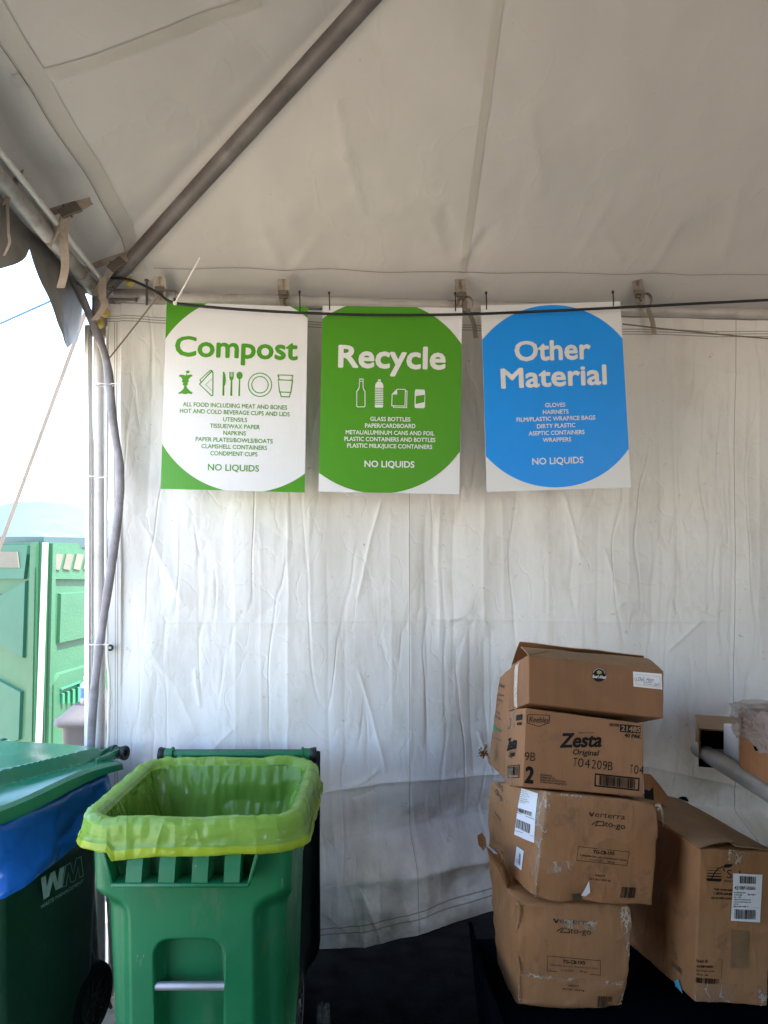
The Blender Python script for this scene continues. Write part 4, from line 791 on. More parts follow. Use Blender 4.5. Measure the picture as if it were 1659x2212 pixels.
    def face(s, side):
        f = {'front': lambda u, v, off: s.w(u, 1-np.asarray(v, float), np.zeros_like(np.asarray(u, float)), off), 'left': lambda u, v, off: s.w(np.zeros_like(np.asarray(u, float)), 1-np.asarray(v, float), 1-np.asarray(u, float), off), 'top': lambda u, v, off: s.w(u, np.ones_like(np.asarray(u, float)), 1-np.asarray(v, float), off)}[side]
        return Face(f)
def carton(name, label, fr, bk, Yf, Yb, mat, group='stacked cardboard boxes', **k):
    F4 = [P(x, y, Yf[j] if hasattr(Yf, '__len__') else Yf) for j, (x, y) in enumerate(fr)]; B4 = [P(x, y, Yb[j] if hasattr(Yb, '__len__') else Yb) for j, (x, y) in enumerate(bk)] if not isinstance(bk, np.ndarray) else bk
    c = Carton(F4, B4, **k); th = thing(name, label, 'cardboard box', (sum(F4)+sum(B4))/8*A(1, 1, 0)+A(0, 0, min(q[2] for q in F4+list(B4))), group)
    c.build('box_body', mat, th); return th, c
def backs(fr, Yf, tl, bl, Yb, dy=0.):                # right-hand back corners follow from the front width
    F4 = [P(x, y, Yf[j]) for j, (x, y) in enumerate(fr)]; TL, BL = P(*tl, Yb[0]), P(*bl, Yb[1]); return np.array([TL, TL+(F4[1]-F4[0])*.98, BL+(F4[2]-F4[3])*.98, BL])
cA = cv(1550, 2050, 1659/650); cB = cv(1550, 2500, 1659/650); cC = cv(2050, 2250, 1659/450); cD = cv(2050, 2700, 1573/450)
# bottom box
fr = [cB(318, 1118), cB(1292, 1150), cB(1243, 2012), cB(352, 1975)]; Yf = (2.40, 2.43, 2.43, 2.40)
th, B1 = carton('cardboard_box', 'dented brown box at the bottom of the stack on the black crate', fr, backs(fr, Yf, cB(85, 690), cB(215, 1880), (2.66, 2.70)), Yf, None, M_cb2, r=.009, bulge=.009, dent=.006, seed=2, crush=[((0, .95, 0), .06, .022), ((0, .4, 0), .07, .014), ((1, 0, 0), .05, .02), ((1, 1, 0), .05, .012), ((0, .05, 0), .05, .01), ((0, .9, .6), .1, .02)])
F = B1.face('front')
def verterra(i, x0, y0, x1, y1, h, dy):
    s = (x1-x0)/283; k = (y1-y0)/(x1-x0)
    i.poly([(x0, y0-h*.62), (x0+16*s, y0-h*.62+1), (x0+25*s, y0-h*.2), (x0+38*s, y0-h*.60), (x0+46*s, y0-h*.58), (x0+30*s, y0+2), (x0+20*s, y0+2)])
    i.text('erterra', x0+50*s, y0+50*s*k, x1, y1, h*.86, 0.)
    xl = x0+25*s; i.line([(xl, y0+dy-8), (xl+42*s, y0+dy-36), (xl+92*s, y0+dy-30), (xl+96*s, y0+dy), (xl+28*s, y0+dy-2), (xl+50*s, y0+dy-30)], 7)
    i.text('to-go', x0+125*s, y0+dy+3, x1, y1+dy, h*.86, 0.); return i
i = Ink(F, cB); verterra(i.to('logo'), 640, 1292, 930, 1304, 52, 72); i.to('print_frame').box((588, 1548), (992, 1570), (990, 1682), (587, 1665), 4); i.to('lettering').text('TG-CB-1X5', 705, 1598, 873, 1603, 26, .03)
i.text('Collapsible Box with Attached Lid (1.2mm)', 605, 1622, 975, 1636, 14, .0); i.to('lettering').text('11"x15"x2"', 690, 1660, 785, 1661, 13, .02); i.to('lettering').text('100 pcs', 828, 1662, 890, 1664, 13, .02); i.to('lettering').text('WEIGHT', 740, 1777, 822, 1780, 14); i.to('lettering').text('49.5 lbs / 22.5 kg', 695, 1805, 862, 1810, 14)
i.to('bar_code').bars((965, 1842), (1083, 1848), (1075, 1935), (958, 1930), 60, seed=3); i.done('printing', M_ink2 if False else M_ink, th)
i = Ink(F, cB, .0018); i.to('clear_tape'); i.patch((255, 1130), (352, 1125), (330, 1300), (285, 1330)); i.to('clear_tape'); i.patch((285, 1330), (330, 1300), (330, 1420), (290, 1400)); i.to('clear_tape'); i.patch((240, 1700), (320, 1680), (350, 1960), (240, 1900)); i.done('clear_tape', M_ctape, th)
i = Ink(F, cB, .0018); i.to('clear_tape'); i.patch((1165, 1150), (1290, 1160), (1262, 1520), (1205, 1560)); i.to('clear_tape'); i.patch((1195, 1690), (1275, 1690), (1275, 2000), (1130, 2010)); i.to('clear_tape'); i.patch((690, 1265), (985, 1275), (960, 1340), (690, 1330)); i.to('clear_tape'); i.patch((320, 1690), (1180, 1730), (1170, 1760), (400, 1722)); i.done('clear_tape', M_ctape, th)
# second box
fr = [cB(585, 190), cB(1518, 285), cB(1466, 1150), cB(478, 1108)]; Yf = (2.38, 2.41, 2.41, 2.37)
th, B2 = carton('cardboard_box', 'crumpled brown box second from the bottom, two white labels on its left', fr, backs(fr, Yf, cB(125, 110), cB(82, 650), (2.70, 2.72)), Yf, None, M_cb2, r=.007, bulge=.005, dent=.005, seed=12, crush=[((0, 0, 0), .05, .012), ((1, 1, 0), .03, .012), ((.42, 0, 0), .05, .012), ((0, .5, 0), .05, .006), ((0, .1, .8), .08, .02)])
F = B2.face('front'); L = B2.face('left')
i = Ink(F, cB); verterra(i.to('logo'), 912, 404, 1196, 436, 52, 76); i.to('print_frame').box((835, 640), (1237, 692), (1222, 800), (822, 748), 4); i.to('lettering').text('TG-CB-1X5', 950, 696, 1116, 713, 27, .03); i.to('lettering').text('Collapsible Box with Attached Lid (1.2mm)', 845, 712, 1215, 763, 14); i.to('lettering').text('11"x15"x2"', 925, 752, 1020, 763, 13, .02); i.to('lettering').text('100 pcs', 1062, 770, 1126, 778, 13, .02)
i.text('WEIGHT', 970, 878, 1050, 886, 15); i.to('lettering').text('49.5 lbs / 22.5 kg', 925, 905, 1094, 922, 15); i.to('bar_code').bars((1190, 968), (1310, 980), (1303, 1066), (1182, 1056), 60, seed=5); i.done('printing', M_ink, th)
i = Ink(L, cB); i.to('lettering').text('verterra', 165, 118, 245, 205, 62, .0, 0, (0, -1)); i.to('lettering').text('to-go', 190, 215, 247, 285, 55, .0, 0, (0, -1)); i.line([(172, 205), (190, 180), (205, 200), (205, 232), (180, 215)], 6); i.to('lettering').text('TG-CB-1X5', 188, 385, 240, 450, 26, .02, 0, (0, -1)); i.to('lettering').text('Collapsible Box with', 165, 400, 265, 505, 14, 0, 0, (0, -1)); i.to('lettering').text('WEIGHT 22.5 kg', 185, 455, 250, 525, 12, 0, 0, (0, -1)); i.done('printing', M_ink2, th)
i = Ink(L, cB, .0022); i.patch((398, 178), (525, 220), (500, 612), (362, 552)); w = i.done('shipping_label', M_label, th, 'tall white shipping label')
i = Ink(L, cB, .003)
for k in range(7): i.text(['SHIP TO', 'RECEIVING DOCK', 'WEST LOT', 'PALLET 2 OF 4', 'ORDER', 'KEEP DRY', 'CARTON'][k], 398-k*1.6, 200+k*15, 440+(k % 3)*14, 212+k*15+(k % 3)*5, 9, .0, 0, (0, -1))
i.to('bar_code').bars((385, 335), (492, 370), (487, 405), (382, 365), 50, seed=1); i.line([(378, 372), (508, 428)], 4); i.to('bar_code').bars((380, 425), (482, 468), (476, 540), (372, 494), 40, seed=2); i.line([(372, 520), (500, 560)], 3); i.done('label_print', M_ink2, w)
i = Ink(L, cB, .0022); i.patch((380, 645), (433, 680), (410, 836), (357, 796)); i.done('small_label', M_label, th)
i = Ink(L, cB, .003); i.to('bar_code').bars((398, 700), (412, 708), (405, 800), (388, 785), 26, seed=4); i.to('lettering').text('4 22', 372, 770, 385, 780, 30, 0, 0, (0, -1)); i.done('label_print', M_ink2, th)
i = Ink(L, cB, .0018); i.to('clear_tape'); i.patch((525, 180), (590, 200), (545, 620), (500, 610)); i.to('clear_tape'); i.patch((505, 620), (545, 620), (505, 1080), (462, 1090)); i.done('clear_tape', M_ctape, th)
i = Ink(F, cB, .0018); i.to('clear_tape'); i.patch((590, 195), (625, 200), (600, 520), (548, 620)); i.to('clear_tape'); i.patch((520, 760), (560, 700), (510, 1080), (482, 1100)); i.to('clear_tape'); i.patch((700, 205), (940, 230), (930, 262), (700, 240)); i.to('clear_tape'); i.patch((610, 760), (790, 740), (780, 830), (600, 850)); i.done('clear_tape', M_ctape, th)
i = Ink(F, cB, .004); i.poly([(922, 912), (930, 950), (945, 1010), (915, 1045), (878, 1035), (900, 980)]); i.done('torn_sticker', M_label, th)
i = Ink(F, cB, .0022); i.poly([(800, 1015), (870, 1020), (905, 1085), (880, 1105), (812, 1060)]); i.done('scuff', M_ink2, th)
mb = MB()
for k in range(3): c = B2.w(.985+.004*k, .965-.03*k, .02); mb.strip(spl([c, c+A(.010, -.012, .004+.004*k), c+A(.018, -.016, -.012-.01*k), c+A(.021, -.015, -.026-.01*k)], 4), A(.003, .004, .004))
obj('loose_tape', mb, M_ctape, th)
# cracker box
fr = [cA(412, 650), cA(1389, 780), cA(1393, 1392), cA(385, 1305)]; Yf = (2.40, 2.43, 2.43, 2.40)
th, B3 = carton('cardboard_box', 'smooth brown cracker box with large black letters, third from the bottom of the stack', fr, backs(fr, Yf, cA(262, 660), cA(232, 1290), (2.66, 2.66)), Yf, None, M_cb, r=.003, bulge=.002, dent=.0012, seed=22)
F = B3.face('front'); L = B3.face('left')
i = Ink(F, cA)
i.text('Zesta', 693, 975, 1027, 969, 112, .035, .22); i.to('lettering').text('Original', 793, 1035, 1003, 1046, 46, .012, .2); i.to('lettering').text('Saltine Crackers', 840, 862, 972, 861, 12, .01, .2); i.to('lettering').text('30100', 1098, 803, 1180, 808, 24, .03)
i.patch((1188, 787), (1362, 801), (1360, 864), (1187, 850)); i.to('lettering').text('40 PAK', 1225, 893, 1362, 906, 32, .03); i.to('lettering').text('2', 408, 1264, 468, 1270, 130, .04)
for a, b in (('T', (798, 826)), ('0', (838, 882)), ('4', (893, 935)), ('2', (950, 985)), ('0', (995, 1032)), ('9', (1042, 1078)), ('B', (1086, 1124))): k = (b[0]-800)*.11; i.text(a, b[0], 1133+k, b[1], 1136+k, 74, -.006)
for a, b in (('9', (404, 440)), ('B', (450, 490))): i.to('lettering').text(a, b[0], 1085+(b[0]-404)*.06, b[1], 1087+(b[0]-404)*.06, 72, -.006)
for a, b in (('T', (1264, 1290)), ('0', (1302, 1338)), ('4', (1346, 1382))): i.to('lettering').text(a, b[0], 1190+(b[0]-1264)*.1, b[1], 1193+(b[0]-1264)*.1, 74, -.006)
i.to('print_frame').box((984, 1196), (1346, 1234), (1342, 1330), (982, 1292), 12); i.to('bar_code').bars((1018, 1208), (1322, 1240), (1318, 1318), (1014, 1286), 95, seed=8)
for k, (t, x1) in enumerate((('Distributed by', 628), ('Kellogg Sales Co.', 655), ('Battle Creek, MI 49016 U.S.A.', 740), ('®, TM, © 2012 Kellogg NA Co.', 748))): i.to('lettering').text(t, 532, 1207+k*20, x1, 1207+k*20+(x1-532)*.09, 13, .02)
i.line([(428, 712), (440, 707), (600, 712), (608, 720), (602, 776), (518, 806), (428, 776), (425, 720)], 5, True); i.to('lettering').text('Keebler', 440, 768, 600, 778, 48, .0, .15); i.poly([(1381, 1355), (1393, 1356), (1393, 1372), (1381, 1371)]); i.done('printing', M_ink, th)
i = Ink(F, cA, .002); i.to('lettering').text('21485', 1198, 840, 1354, 853, 42, .035); i.done('printing', M_kraft, th)
i = Ink(L, cA); u = (0, -1); i.to('lettering').text('Zesta', 268, 1005, 343, 985, 95, .035, .15, u); i.to('lettering').text('Original', 285, 1062, 333, 1050, 48, .01, .15, u); i.patch((346, 712), (392, 702), (390, 750), (344, 760)); i.to('lettering').text('40 PAK', 352, 798, 388, 792, 26, .02, 0, u); i.line([(258, 755), (300, 742), (300, 800), (275, 825), (258, 805)], 4, True); i.to('print_frame').box((276, 1132), (368, 1122), (364, 1226), (276, 1228), 6); i.to('bar_code').bars((284, 1140), (360, 1132), (357, 1205), (284, 1208), 50, seed=9); i.done('printing', M_ink, th)
i = Ink(L, cA, .0016); i.to('clear_tape'); i.patch((308, 675), (345, 668), (332, 812), (300, 818)); i.to('clear_tape'); i.patch((282, 1150), (320, 1148), (310, 1290), (280, 1292)); i.done('clear_tape', M_ctape, th)
# top box with roofed flaps
fr = [cA(437, 216), cA(1556, 342), cA(1560, 738), cA(436, 612)]; Yf = (2.36, 2.42, 2.42, 2.36); bk = backs(fr, Yf, cA(292, 296), cA(266, 678), (2.60, 2.62))
th, B4 = carton('cardboard_box', 'shallow brown deli box with roofed flaps and round black logo, topmost of its stack', fr, bk, Yf, None, M_cb3, r=.003, bulge=.002, dent=.0015, seed=32)
e0, e1 = B4.w(0, 1, 0), B4.w(1, 1, 0); rg0, rg1 = P(*cA(372, 140), 2.45), P(*cA(1425, 238), 2.50); th_ = A(0, .003, -.003)
mb = MB(); t = np.linspace(0, 1, 20)[:, None]
def flap(mb, a0, a1, b0, b1, sag=.004, th=.0035, sd=1):
    G = []; t = np.linspace(0, 1, 20)[:, None]
    for k in np.linspace(0, 1, 9): r = (a0*(1-k)+b0*k)*(1-t)+(a1*(1-k)+b1*k)*t; r = r+A(0, 0, 1)*((sag*math.sin(math.pi*k)+.0025*fbm(t*7, k*3, 0, sd, 2))); G.append(r)
    G = np.array(G); nn = unit(np.cross(a1-a0, b0-a0)); mb.grid(G); mb.grid(G-nn*th); ring = np.concatenate([G[0], G[1:, -1], G[-1, ::-1][1:], G[::-1, 0][1:]]); mb.grid([ring, ring-nn*th])
flap(mb, e0, e1, rg0, rg1); obj('flap', mb, M_cbin, th, angle=50)
b0, b1 = B4.w(0, 1, 1), B4.w(1, 1, 1); mb = MB(); flap(mb, b0, b1, P(*cA(362, 104), 2.50), P(*cA(1395, 224), 2.55), sd=4); obj('flap', mb, M_cb3, th, angle=50)
mb = MB(); flap(mb, e0+A(0, .004, 0), b0-A(0, .004, 0), e0*.55+b0*.45+A(.10, -.03, .03), e0*.4+b0*.6+A(.10, .03, .03), sd=6); obj('flap', mb, M_cb3, th, angle=50)
F = B4.face('front'); L = B4.face('left')
i = Ink(F, cA); i.poly(circ(1010, 376, 56, 40)); i.done('logo_disc', M_ink, th)
i = Ink(F, cA, .0018); i.patch((952, 376), (1068, 384), (1070, 410), (953, 402)); i.done('logo_band', M_ink, th)
i = Ink(F, cA, .0024); i.to('lettering').text("Boar's Head", 957, 400, 1066, 408, 25, .02); i.line(circ(1010, 376, 50, 40, a0=3.4, a1=6.1), 2.5); i.done('logo_lettering', M_label, th)
i = Ink(F, cA, .0024); i.poly([(990, 350), (1002, 340), (1020, 342), (1034, 352), (1028, 368), (1010, 372), (996, 366)]); i.done('logo_emblem', M_gold, th)
i = Ink(F, cA, .0016); i.patch((1294, 349), (1536, 369), (1539, 496), (1296, 471)); w = i.done('label', M_label, th)
i = Ink(F, cA, .0024); i.to('print_frame').box((1316, 372), (1520, 392), (1520, 478), (1318, 456), 2); i.to('print_frame').box((1306, 402), (1322, 404), (1322, 424), (1306, 422), 3); i.to('lettering').text('KEEP REFRIGERATED', 1380, 455, 1460, 460, 8); i.done('label_print', M_gold, w)
i = Ink(F, cA, .0024); i.to('lettering').text('Deli, Ham', 1330, 425, 1460, 434, 34, -.004, .25); i.line([(1382, 436), (1450, 440)], 3); i.to('lettering').text('2oct', 1466, 468, 1512, 464, 24, -.002, .3); i.done('handwriting', M_pen, w)
i = Ink(L, cA, .0014); i.patch((332, 270), (362, 258), (352, 640), (325, 660)); i.done('tape', pm('pale_tape', (.52, .43, .36), .3, var=.1), th)
# box standing behind the stack
fr = [(1105, 1440), (1330, 1460), (1330, 1700), (1092, 1684)]
th, B5 = carton('cardboard_box', 'pale brown box with green printing standing behind the upper boxes', fr, [(1079, 1463), (1300, 1480), (1300, 1660), (1054, 1648)], 2.74, 2.98, M_cb, r=.003, bulge=.001, dent=.0015, seed=42)
L = B5.face('left'); u = (0.12, -1)
i = Ink(L, cA)
for k, (t, x0, y0, x1, y1, h) in enumerate((('GREENWARE', 196, 470, 242, 490, 26), ('Greenware', 190, 548, 238, 556, 20), ('Portion Cup', 183, 585, 228, 602, 18), ('Lids', 176, 630, 190, 636, 18), ('ON-THE-GO', 168, 690, 205, 702, 16), ('BOXES 2/500', 163, 725, 210, 752, 16), ('Compostable', 140, 890, 215, 925, 10))): i.to('lettering').text(t, x0, y0, x1, y1, h, .01, 0, u)
i.done('printing', M_ink2, th)
i = Ink(L, cA); i.poly(circ(161, 815, 12, 20, 42)); i.to('lettering').text('GREENWARE', 176, 838, 226, 856, 22, .01, 0, u); i.to('print_frame').box((116, 962), (176, 1010), (166, 1090), (106, 1042), 5); i.done('green_printing', M_green, th)
# torn corner bits
mb = MB(); c = P(1046, 1624, 2.86); r_ = random.Random(3)
for k in range(26): d = unit(A(r_.uniform(-1, .6), r_.uniform(-1, .3), r_.uniform(-1, 1))); s_ = r_.uniform(.012, .026); e = unit(np.cross(d, A(.3, .2, r_.uniform(-1, 1))))*.004; mb.strip(spl([c+d*.004, c+d*s_+e, c+d*s_*1.25+A(r_.uniform(-.006, .006), 0, r_.uniform(-.008, .008))], 4), e)
tag(obj('shredded_cardboard', mb, M_cb3), 'frayed tuft of torn brown cardboard sticking out left of the stack', 'cardboard scrap')
mb = MB()
pts = [cB(10, 560), cB(45, 540), cB(75, 590), cB(80, 660), cB(60, 690), cB(20, 640)]; mb.prism([P(*q, 2.62+.01*j) for j, q in enumerate(pts)], A(.002, .004, 0))
pts = [cB(85, 660), cB(150, 720), cB(215, 780), cB(250, 850), cB(290, 960), cB(270, 1020), cB(230, 960), cB(180, 830), cB(110, 760)]; mb.prism([P(*q, 2.63-.03*j+.012*(j > 5)) for j, q in enumerate(pts)], A(.003, .004, 0))
obj('torn_flap', mb, M_cb2, bpy.data.objects['cardboard_box'], smooth=False)
# tall box on the right
fr = [cD(795, 218), cD(1640, 258), cD(1560, 2012), cD(742, 1958)]; Yf = (2.38, 2.40, 2.42, 2.40)
th, B6 = carton('cardboard_box', 'tall brown box with a white bar code label and loose lid, at the right edge', fr, backs(fr, Yf, (1340, 1722), (1324, 2010), (2.85, 2.85)), Yf, None, M_cb2, group='stacked cardboard boxes', r=.006, bulge=.004, dent=.003, seed=52, crush=[((0, 1, 0), .03, .006)])
F = B6.face('front'); L = B6.face('left')
i = Ink(F, cD)
for k in range(5): y = 438+k*30; x0, x1 = 885-k*3, 1035; i.poly([(x0, y), (x1-10+k*2, y+4), (x1-10+k*2, y+7+k*4), (x0, y+3+k*4)])
i.poly([(872, 565), (1032, 572), (1030, 585), (1020, 597), (882, 590), (872, 580)]); i.line([(905, 575), (935, 550), (955, 500), (990, 455), (1050, 430)], 12); i.poly([(1050, 430), (1075, 402), (1110, 398), (1165, 405), (1140, 430), (1105, 440), (1070, 440)]); i.poly([(1050, 440), (1068, 450), (1072, 490), (1055, 470)])
i.text('Sabert', 1090, 555, 1470, 575, 95, -.004); i.to('lettering').text('FOOD PACKAGING', 1065, 598, 1300, 606, 22)
i.text('Visit www.sabert.com', 950, 690, 1250, 700, 24); i.to('lettering').text('1.800.SABERT1', 950, 738, 1230, 748, 26); i.to('lettering').text('specifications', 920, 785, 1200, 793, 24)
i.text('Item #', 765, 1502, 875, 1503, 34); i.to('lettering').text('42108F1000N', 760, 1560, 935, 1562, 26); i.to('lettering').text('Box 10 inch / tan lid', 758, 1605, 950, 1610, 18); i.to('lettering').text('100 pcs / case', 758, 1650, 885, 1653, 18); i.to('bar_code').bars((755, 1678), (1008, 1690), (1004, 1750), (752, 1738), 80, seed=12); i.line([(990, 1470), (1036, 1470), (1030, 1690)], 3); i.done('printing', M_ink, th)
i = Ink(F, cD, .0018); i.patch((1152, 1132), (1342, 1138), (1334, 1560), (1130, 1560)); i.done('brown_tape', M_btape, th)
i = Ink(F, cD, .0017); i.to('clear_tape'); i.patch((1120, 240), (1335, 262), (1260, 400), (1095, 400)); i.to('clear_tape'); i.patch((750, 1740), (1200, 1745), (1120, 1960), (745, 1955)); i.to('clear_tape'); i.patch((1180, 1200), (1330, 1400), (1310, 1480), (1200, 1300)); i.to('clear_tape'); i.patch((1440, 1760), (1560, 1770), (1530, 2005), (1450, 2000)); i.done('clear_tape', M_ctape, th)
i = Ink(F, cD, .0026); i.patch((1160, 500), (1487, 515), (1456, 1046), (1130, 1026)); w = i.done('shipping_label', M_label, th)
i = Ink(F, cD, .0036); i.to('bar_code').bars((1230, 526), (1417, 534), (1412, 616), (1228, 608), 64, seed=21); i.to('lettering').text('42108F1000N', 1168, 676, 1400, 684, 40, .005); i.to('bar_code').bars((1170, 895), (1408, 906), (1405, 1012), (1168, 1003), 70, seed=22)
for k, (t, x1) in enumerate((('Box Packing Film', 1290), ('42108 F 1000', 1250), ('Qty 1 CTN', 1240), ('Made for food service', 1350), ('Carton thermoformed', 1350), ('LOT 07', 1210), ('Bin 42108 F', 1320))): i.to('lettering').text(t, 1160, 715+k*26, x1, 720+k*26, 14)
i.text('Bin A071', 1322, 742, 1400, 745, 16); i.line([(1145, 872), (1455, 884)], 2); i.done('label_print', M_ink, w)
i = Ink(L, cD); u = (0, -1); i.to('lettering').text('Item #', 525, 1310, 560, 1370, 40, 0, 0, u); i.to('lettering').text('42108F', 530, 1390, 580, 1460, 30, 0, 0, u); i.to('lettering').text('100 pcs', 530, 1440, 580, 1500, 30, 0, 0, u); i.to('bar_code').bars((525, 1510), (625, 1600), (622, 1665), (525, 1575), 40, seed=31); i.done('printing', M_ink2, th)
i = Ink(L, cD, .009); i.poly([(568, 1745), (608, 1718), (618, 1775), (635, 1860), (600, 1872), (566, 1874), (555, 1800)]); i.done('blue_sticker', M_bluesticker, th)
e0, e1 = B6.w(0, 1, 0), B6.w(0, 1, 1); mb = MB(); flap(mb, e0+ZZ*.004, e1+ZZ*.004, P(*cC(1243, 1812), 2.40)+ZZ*0, e1*.5+B6.w(1, 1, 1)*.5+ZZ*.012, .006, .004, 7); obj('flap', mb, M_cbin, th, angle=50)
g0, g1 = B6.w(1, 1, 0), B6.w(1, 1, 1); mb = MB(); flap(mb, g1+ZZ*.003, g0+ZZ*.003, e1*.5+g1*.5+ZZ*.012, e0*.5+g0*.5+ZZ*.012, .004, .004, 9); obj('flap', mb, M_cbin, th, angle=50)
i = Ink(B6.face('top'), cC, .022); i.patch((565, 1293), (700, 1290), (775, 1335), (640, 1332)); i.done('printing', M_ink, th)
# open flattened box behind the tall one
mb = MB(); a0, a1, a2, a3 = P(*cC(170, 990), 2.78), P(*cC(255, 1000), 2.80), P(*cC(470, 1275), 2.76), P(*cC(180, 1290), 2.7)
mb.prism([a0, a1, P(*cC(350, 1110), 2.79), a2, P(*cC(470, 1400), 2.7), a3], A(0, .005, .0)); tag(obj('cardboard_sheet', mb, M_cb2, smooth=False), 'flat brown cardboard piece wedged between the stack and the tall box', 'cardboard')
mb = MB(); mb.prism([P(*cC(175, 1180), 2.69), P(*cC(215, 1190), 2.69), P(*cC(235, 1200), 2.69), P(*cC(280, 1155), 2.69), P(*cC(285, 1200), 2.69), P(*cC(290, 1310), 2.68), P(*cC(180, 1290), 2.68)], A(0, .003, 0)); obj('print', mb, M_ink, bpy.data.objects['cardboard_sheet'], smooth=False)
# ------------------------------------------------------------------ metal table with things on it
tbl = thing('prep_table', 'grey metal table with rolled front edge at the right, boxes on top', 'table', (1.7, 2.2, 0))
mb = MB(); zt = 1.045; mb.box((1.83, 2.0, zt-.012), (.62, .93, .008), bev=.003); obj('table_top', mb, M_tube, tbl)
mb = MB(); y = [2.95, 2.94, 2.6, 2.0, 1.4, 1.07]; mb.tube([(1.185, q, zt-.024) for q in y], .030, 20, flat=(1, .95)); obj('rolled_edge', mb, pm('grey_metal_edge', (.34, .33, .31), .42, .5, var=.2, bump=.001), tbl)
for x in (1.62, 2.38):
    for q in (1.2, 2.75): mb = MB(); mb.tube([(x, q, 0), (x, q, zt-.02)], .02, 12); obj('leg', mb, M_tube, tbl)
def rot18(mb):
    c, k = A(1.15, 2.86), R(-19); M = np.array([[math.cos(k), -math.sin(k)], [math.sin(k), math.cos(k)]])
    for v in mb.v: v[:, :2] = (v[:, :2]-c) @ M.T+c
ob = thing('open_box', 'open brown box with a dark hollow front resting on the table end', 'cardboard box', (1.45, 3.0, zt))
x0, x1, y0, y1, z0, z1 = 1.15, 1.58, 2.86, 3.12, .998, 1.12; w = .004; mb = MB()
mb.box(((x0+x1)/2, (y0+y1)/2, z1-w), ((x1-x0)/2, (y1-y0)/2, w*.7)); mb.box(((x0+x1)/2, (y0+y1)/2, z0+w), ((x1-x0)/2, (y1-y0)/2, w*.7)); mb.box((x0+w, (y0+y1)/2, (z0+z1)/2), (w*.7, (y1-y0)/2-.001, (z1-z0)/2-2*w)); mb.box((x1-w, (y0+y1)/2, (z0+z1)/2), (w*.7, (y1-y0)/2-.001, (z1-z0)/2-2*w)); mb.box(((x0+x1)/2, y1-w, (z0+z1)/2), ((x1-x0)/2-2*w, w*.7, (z1-z0)/2-2*w))
rot18(mb); obj('box_body', mb, M_cbin, ob, smooth=False)
mb = MB(); mb.box(((x0+x1)/2, y0+.035, (z0+z1)/2-.004), ((x1-x0)/2-.012, .004, (z1-z0)/2-.012)); mb.box(((x0+x1)/2, y0-.004, z0-.004), ((x1-x0)/2, .003, .014)); rot18(mb); obj('shade_panel', mb, M_mat, ob, smooth=False)  # black sheet in the opening stands for its unlit hollow; dark strip below
fr = [(1570, 1570), (1600, 1572), (1600, 1640), (1572, 1633)]
wb = thing('white_carton', 'small white printed carton between the hollow box and the wrapped orange box', 'carton', (1.24, 2.75, zt)); mb = MB(); mb.box((1.262, 2.745, zt+.05), (.045, .06, .053), bev=.002); obj('carton_body', mb, M_label, wb)
mb = MB(); yq = 2.6835
for x, z, rx, rz in ((1.235, zt+.04, .009, .016), (1.245, zt+.012, .02, .008), (1.24, zt+.085, .018, .002), (1.24, zt+.075, .018, .0015)): mb.box((x, yq, z), (rx, .0008, rz))
obj('printing', mb, M_ink2, wb, smooth=False)
og = thing('orange_box', 'orange brown box with a round hand hole under crumpled plastic, right edge of the table', 'cardboard box', (1.45, 2.1, zt))
c = Carton([A(1.18, 2.08, zt+.20), A(1.75, 2.08, zt+.20), A(1.75, 2.08, zt), A(1.18, 2.08, zt)], [A(1.18, 2.60, zt+.20), A(1.75, 2.60, zt+.20), A(1.75, 2.60, zt), A(1.18, 2.60, zt)], r=.004, bulge=.003, dent=.002, seed=61); c.build('box_body', cardboard('orange_cardboard', (.33, .150, .065), .3, .5), og)
mb = MB(); hc = A(1.178-.003, 2.47, zt+.105); mb.lathe(hc, (-1, 0, 0), [(0, .0015), (.016, .0015), (.0165, 0)], 24); obj('hand_hole', mb, M_mat, og)
uu, vv = np.meshgrid(np.linspace(0, 1, 90), np.linspace(0, 1, 60))
yw = 2.63-.57*uu; lowz = zt+.115-.03*uu+.012*vn(uu*14, 0, 0, 4); tt = vv
xw = np.where(tt < .5, 1.178, 1.178+(tt-.5)*1.1); zw = np.where(tt < .5, lowz+(zt+.205-lowz)*tt*2, zt+.205)
nz = .018*np.abs(fbm(uu*14, vv*10, 0, 71, 4))+.010*np.abs(fbm(uu*40, vv*26, 0, 72, 2)); mb = MB(); mb.grid(np.stack([xw-nz*1.1-.004, yw, zw+nz*1.3*sstep(tt, .3, .5)], -1)); obj('plastic_wrap', mb, M_wrap, og, angle=180)
# ------------------------------------------------------------------ black crate under the boxes
cr_ = thing('plastic_crate', 'black plastic crate with lattice sides carrying the cardboard boxes', 'crate', (.95, 2.55, 0))
M_crate = pm('navy_black_plastic', (.0025, .003, .0055), .9, spec=0., dirt=((.02, .022, .025), 22, .66, .8, .5)); x0, x1, y0, y1, zt2 = .335, 1.50, 2.30, 2.86, .352
mb = MB(); mb.box(((x0+x1)/2, (y0+y1)/2, zt2-.02), ((x1-x0)/2, (y1-y0)/2, .018), bev=.006); obj('deck', mb, M_crate, cr_)
mb = MB()
for k in range(36): x = x0+.02+(x1-x0-.04)*k/35; mb.box((x, y0+.006, .17), (.006, .006, .155))
for z in (.03, .09, .15, .21, .27): mb.box(((x0+x1)/2, y0+.0065, z), ((x1-x0)/2-.004, .005, .008))
mb.box(((x0+x1)/2, y0+.02, .318), ((x1-x0)/2, .024, .012), bev=.004); obj('lattice_side', mb, M_crate, cr_, smooth=False)
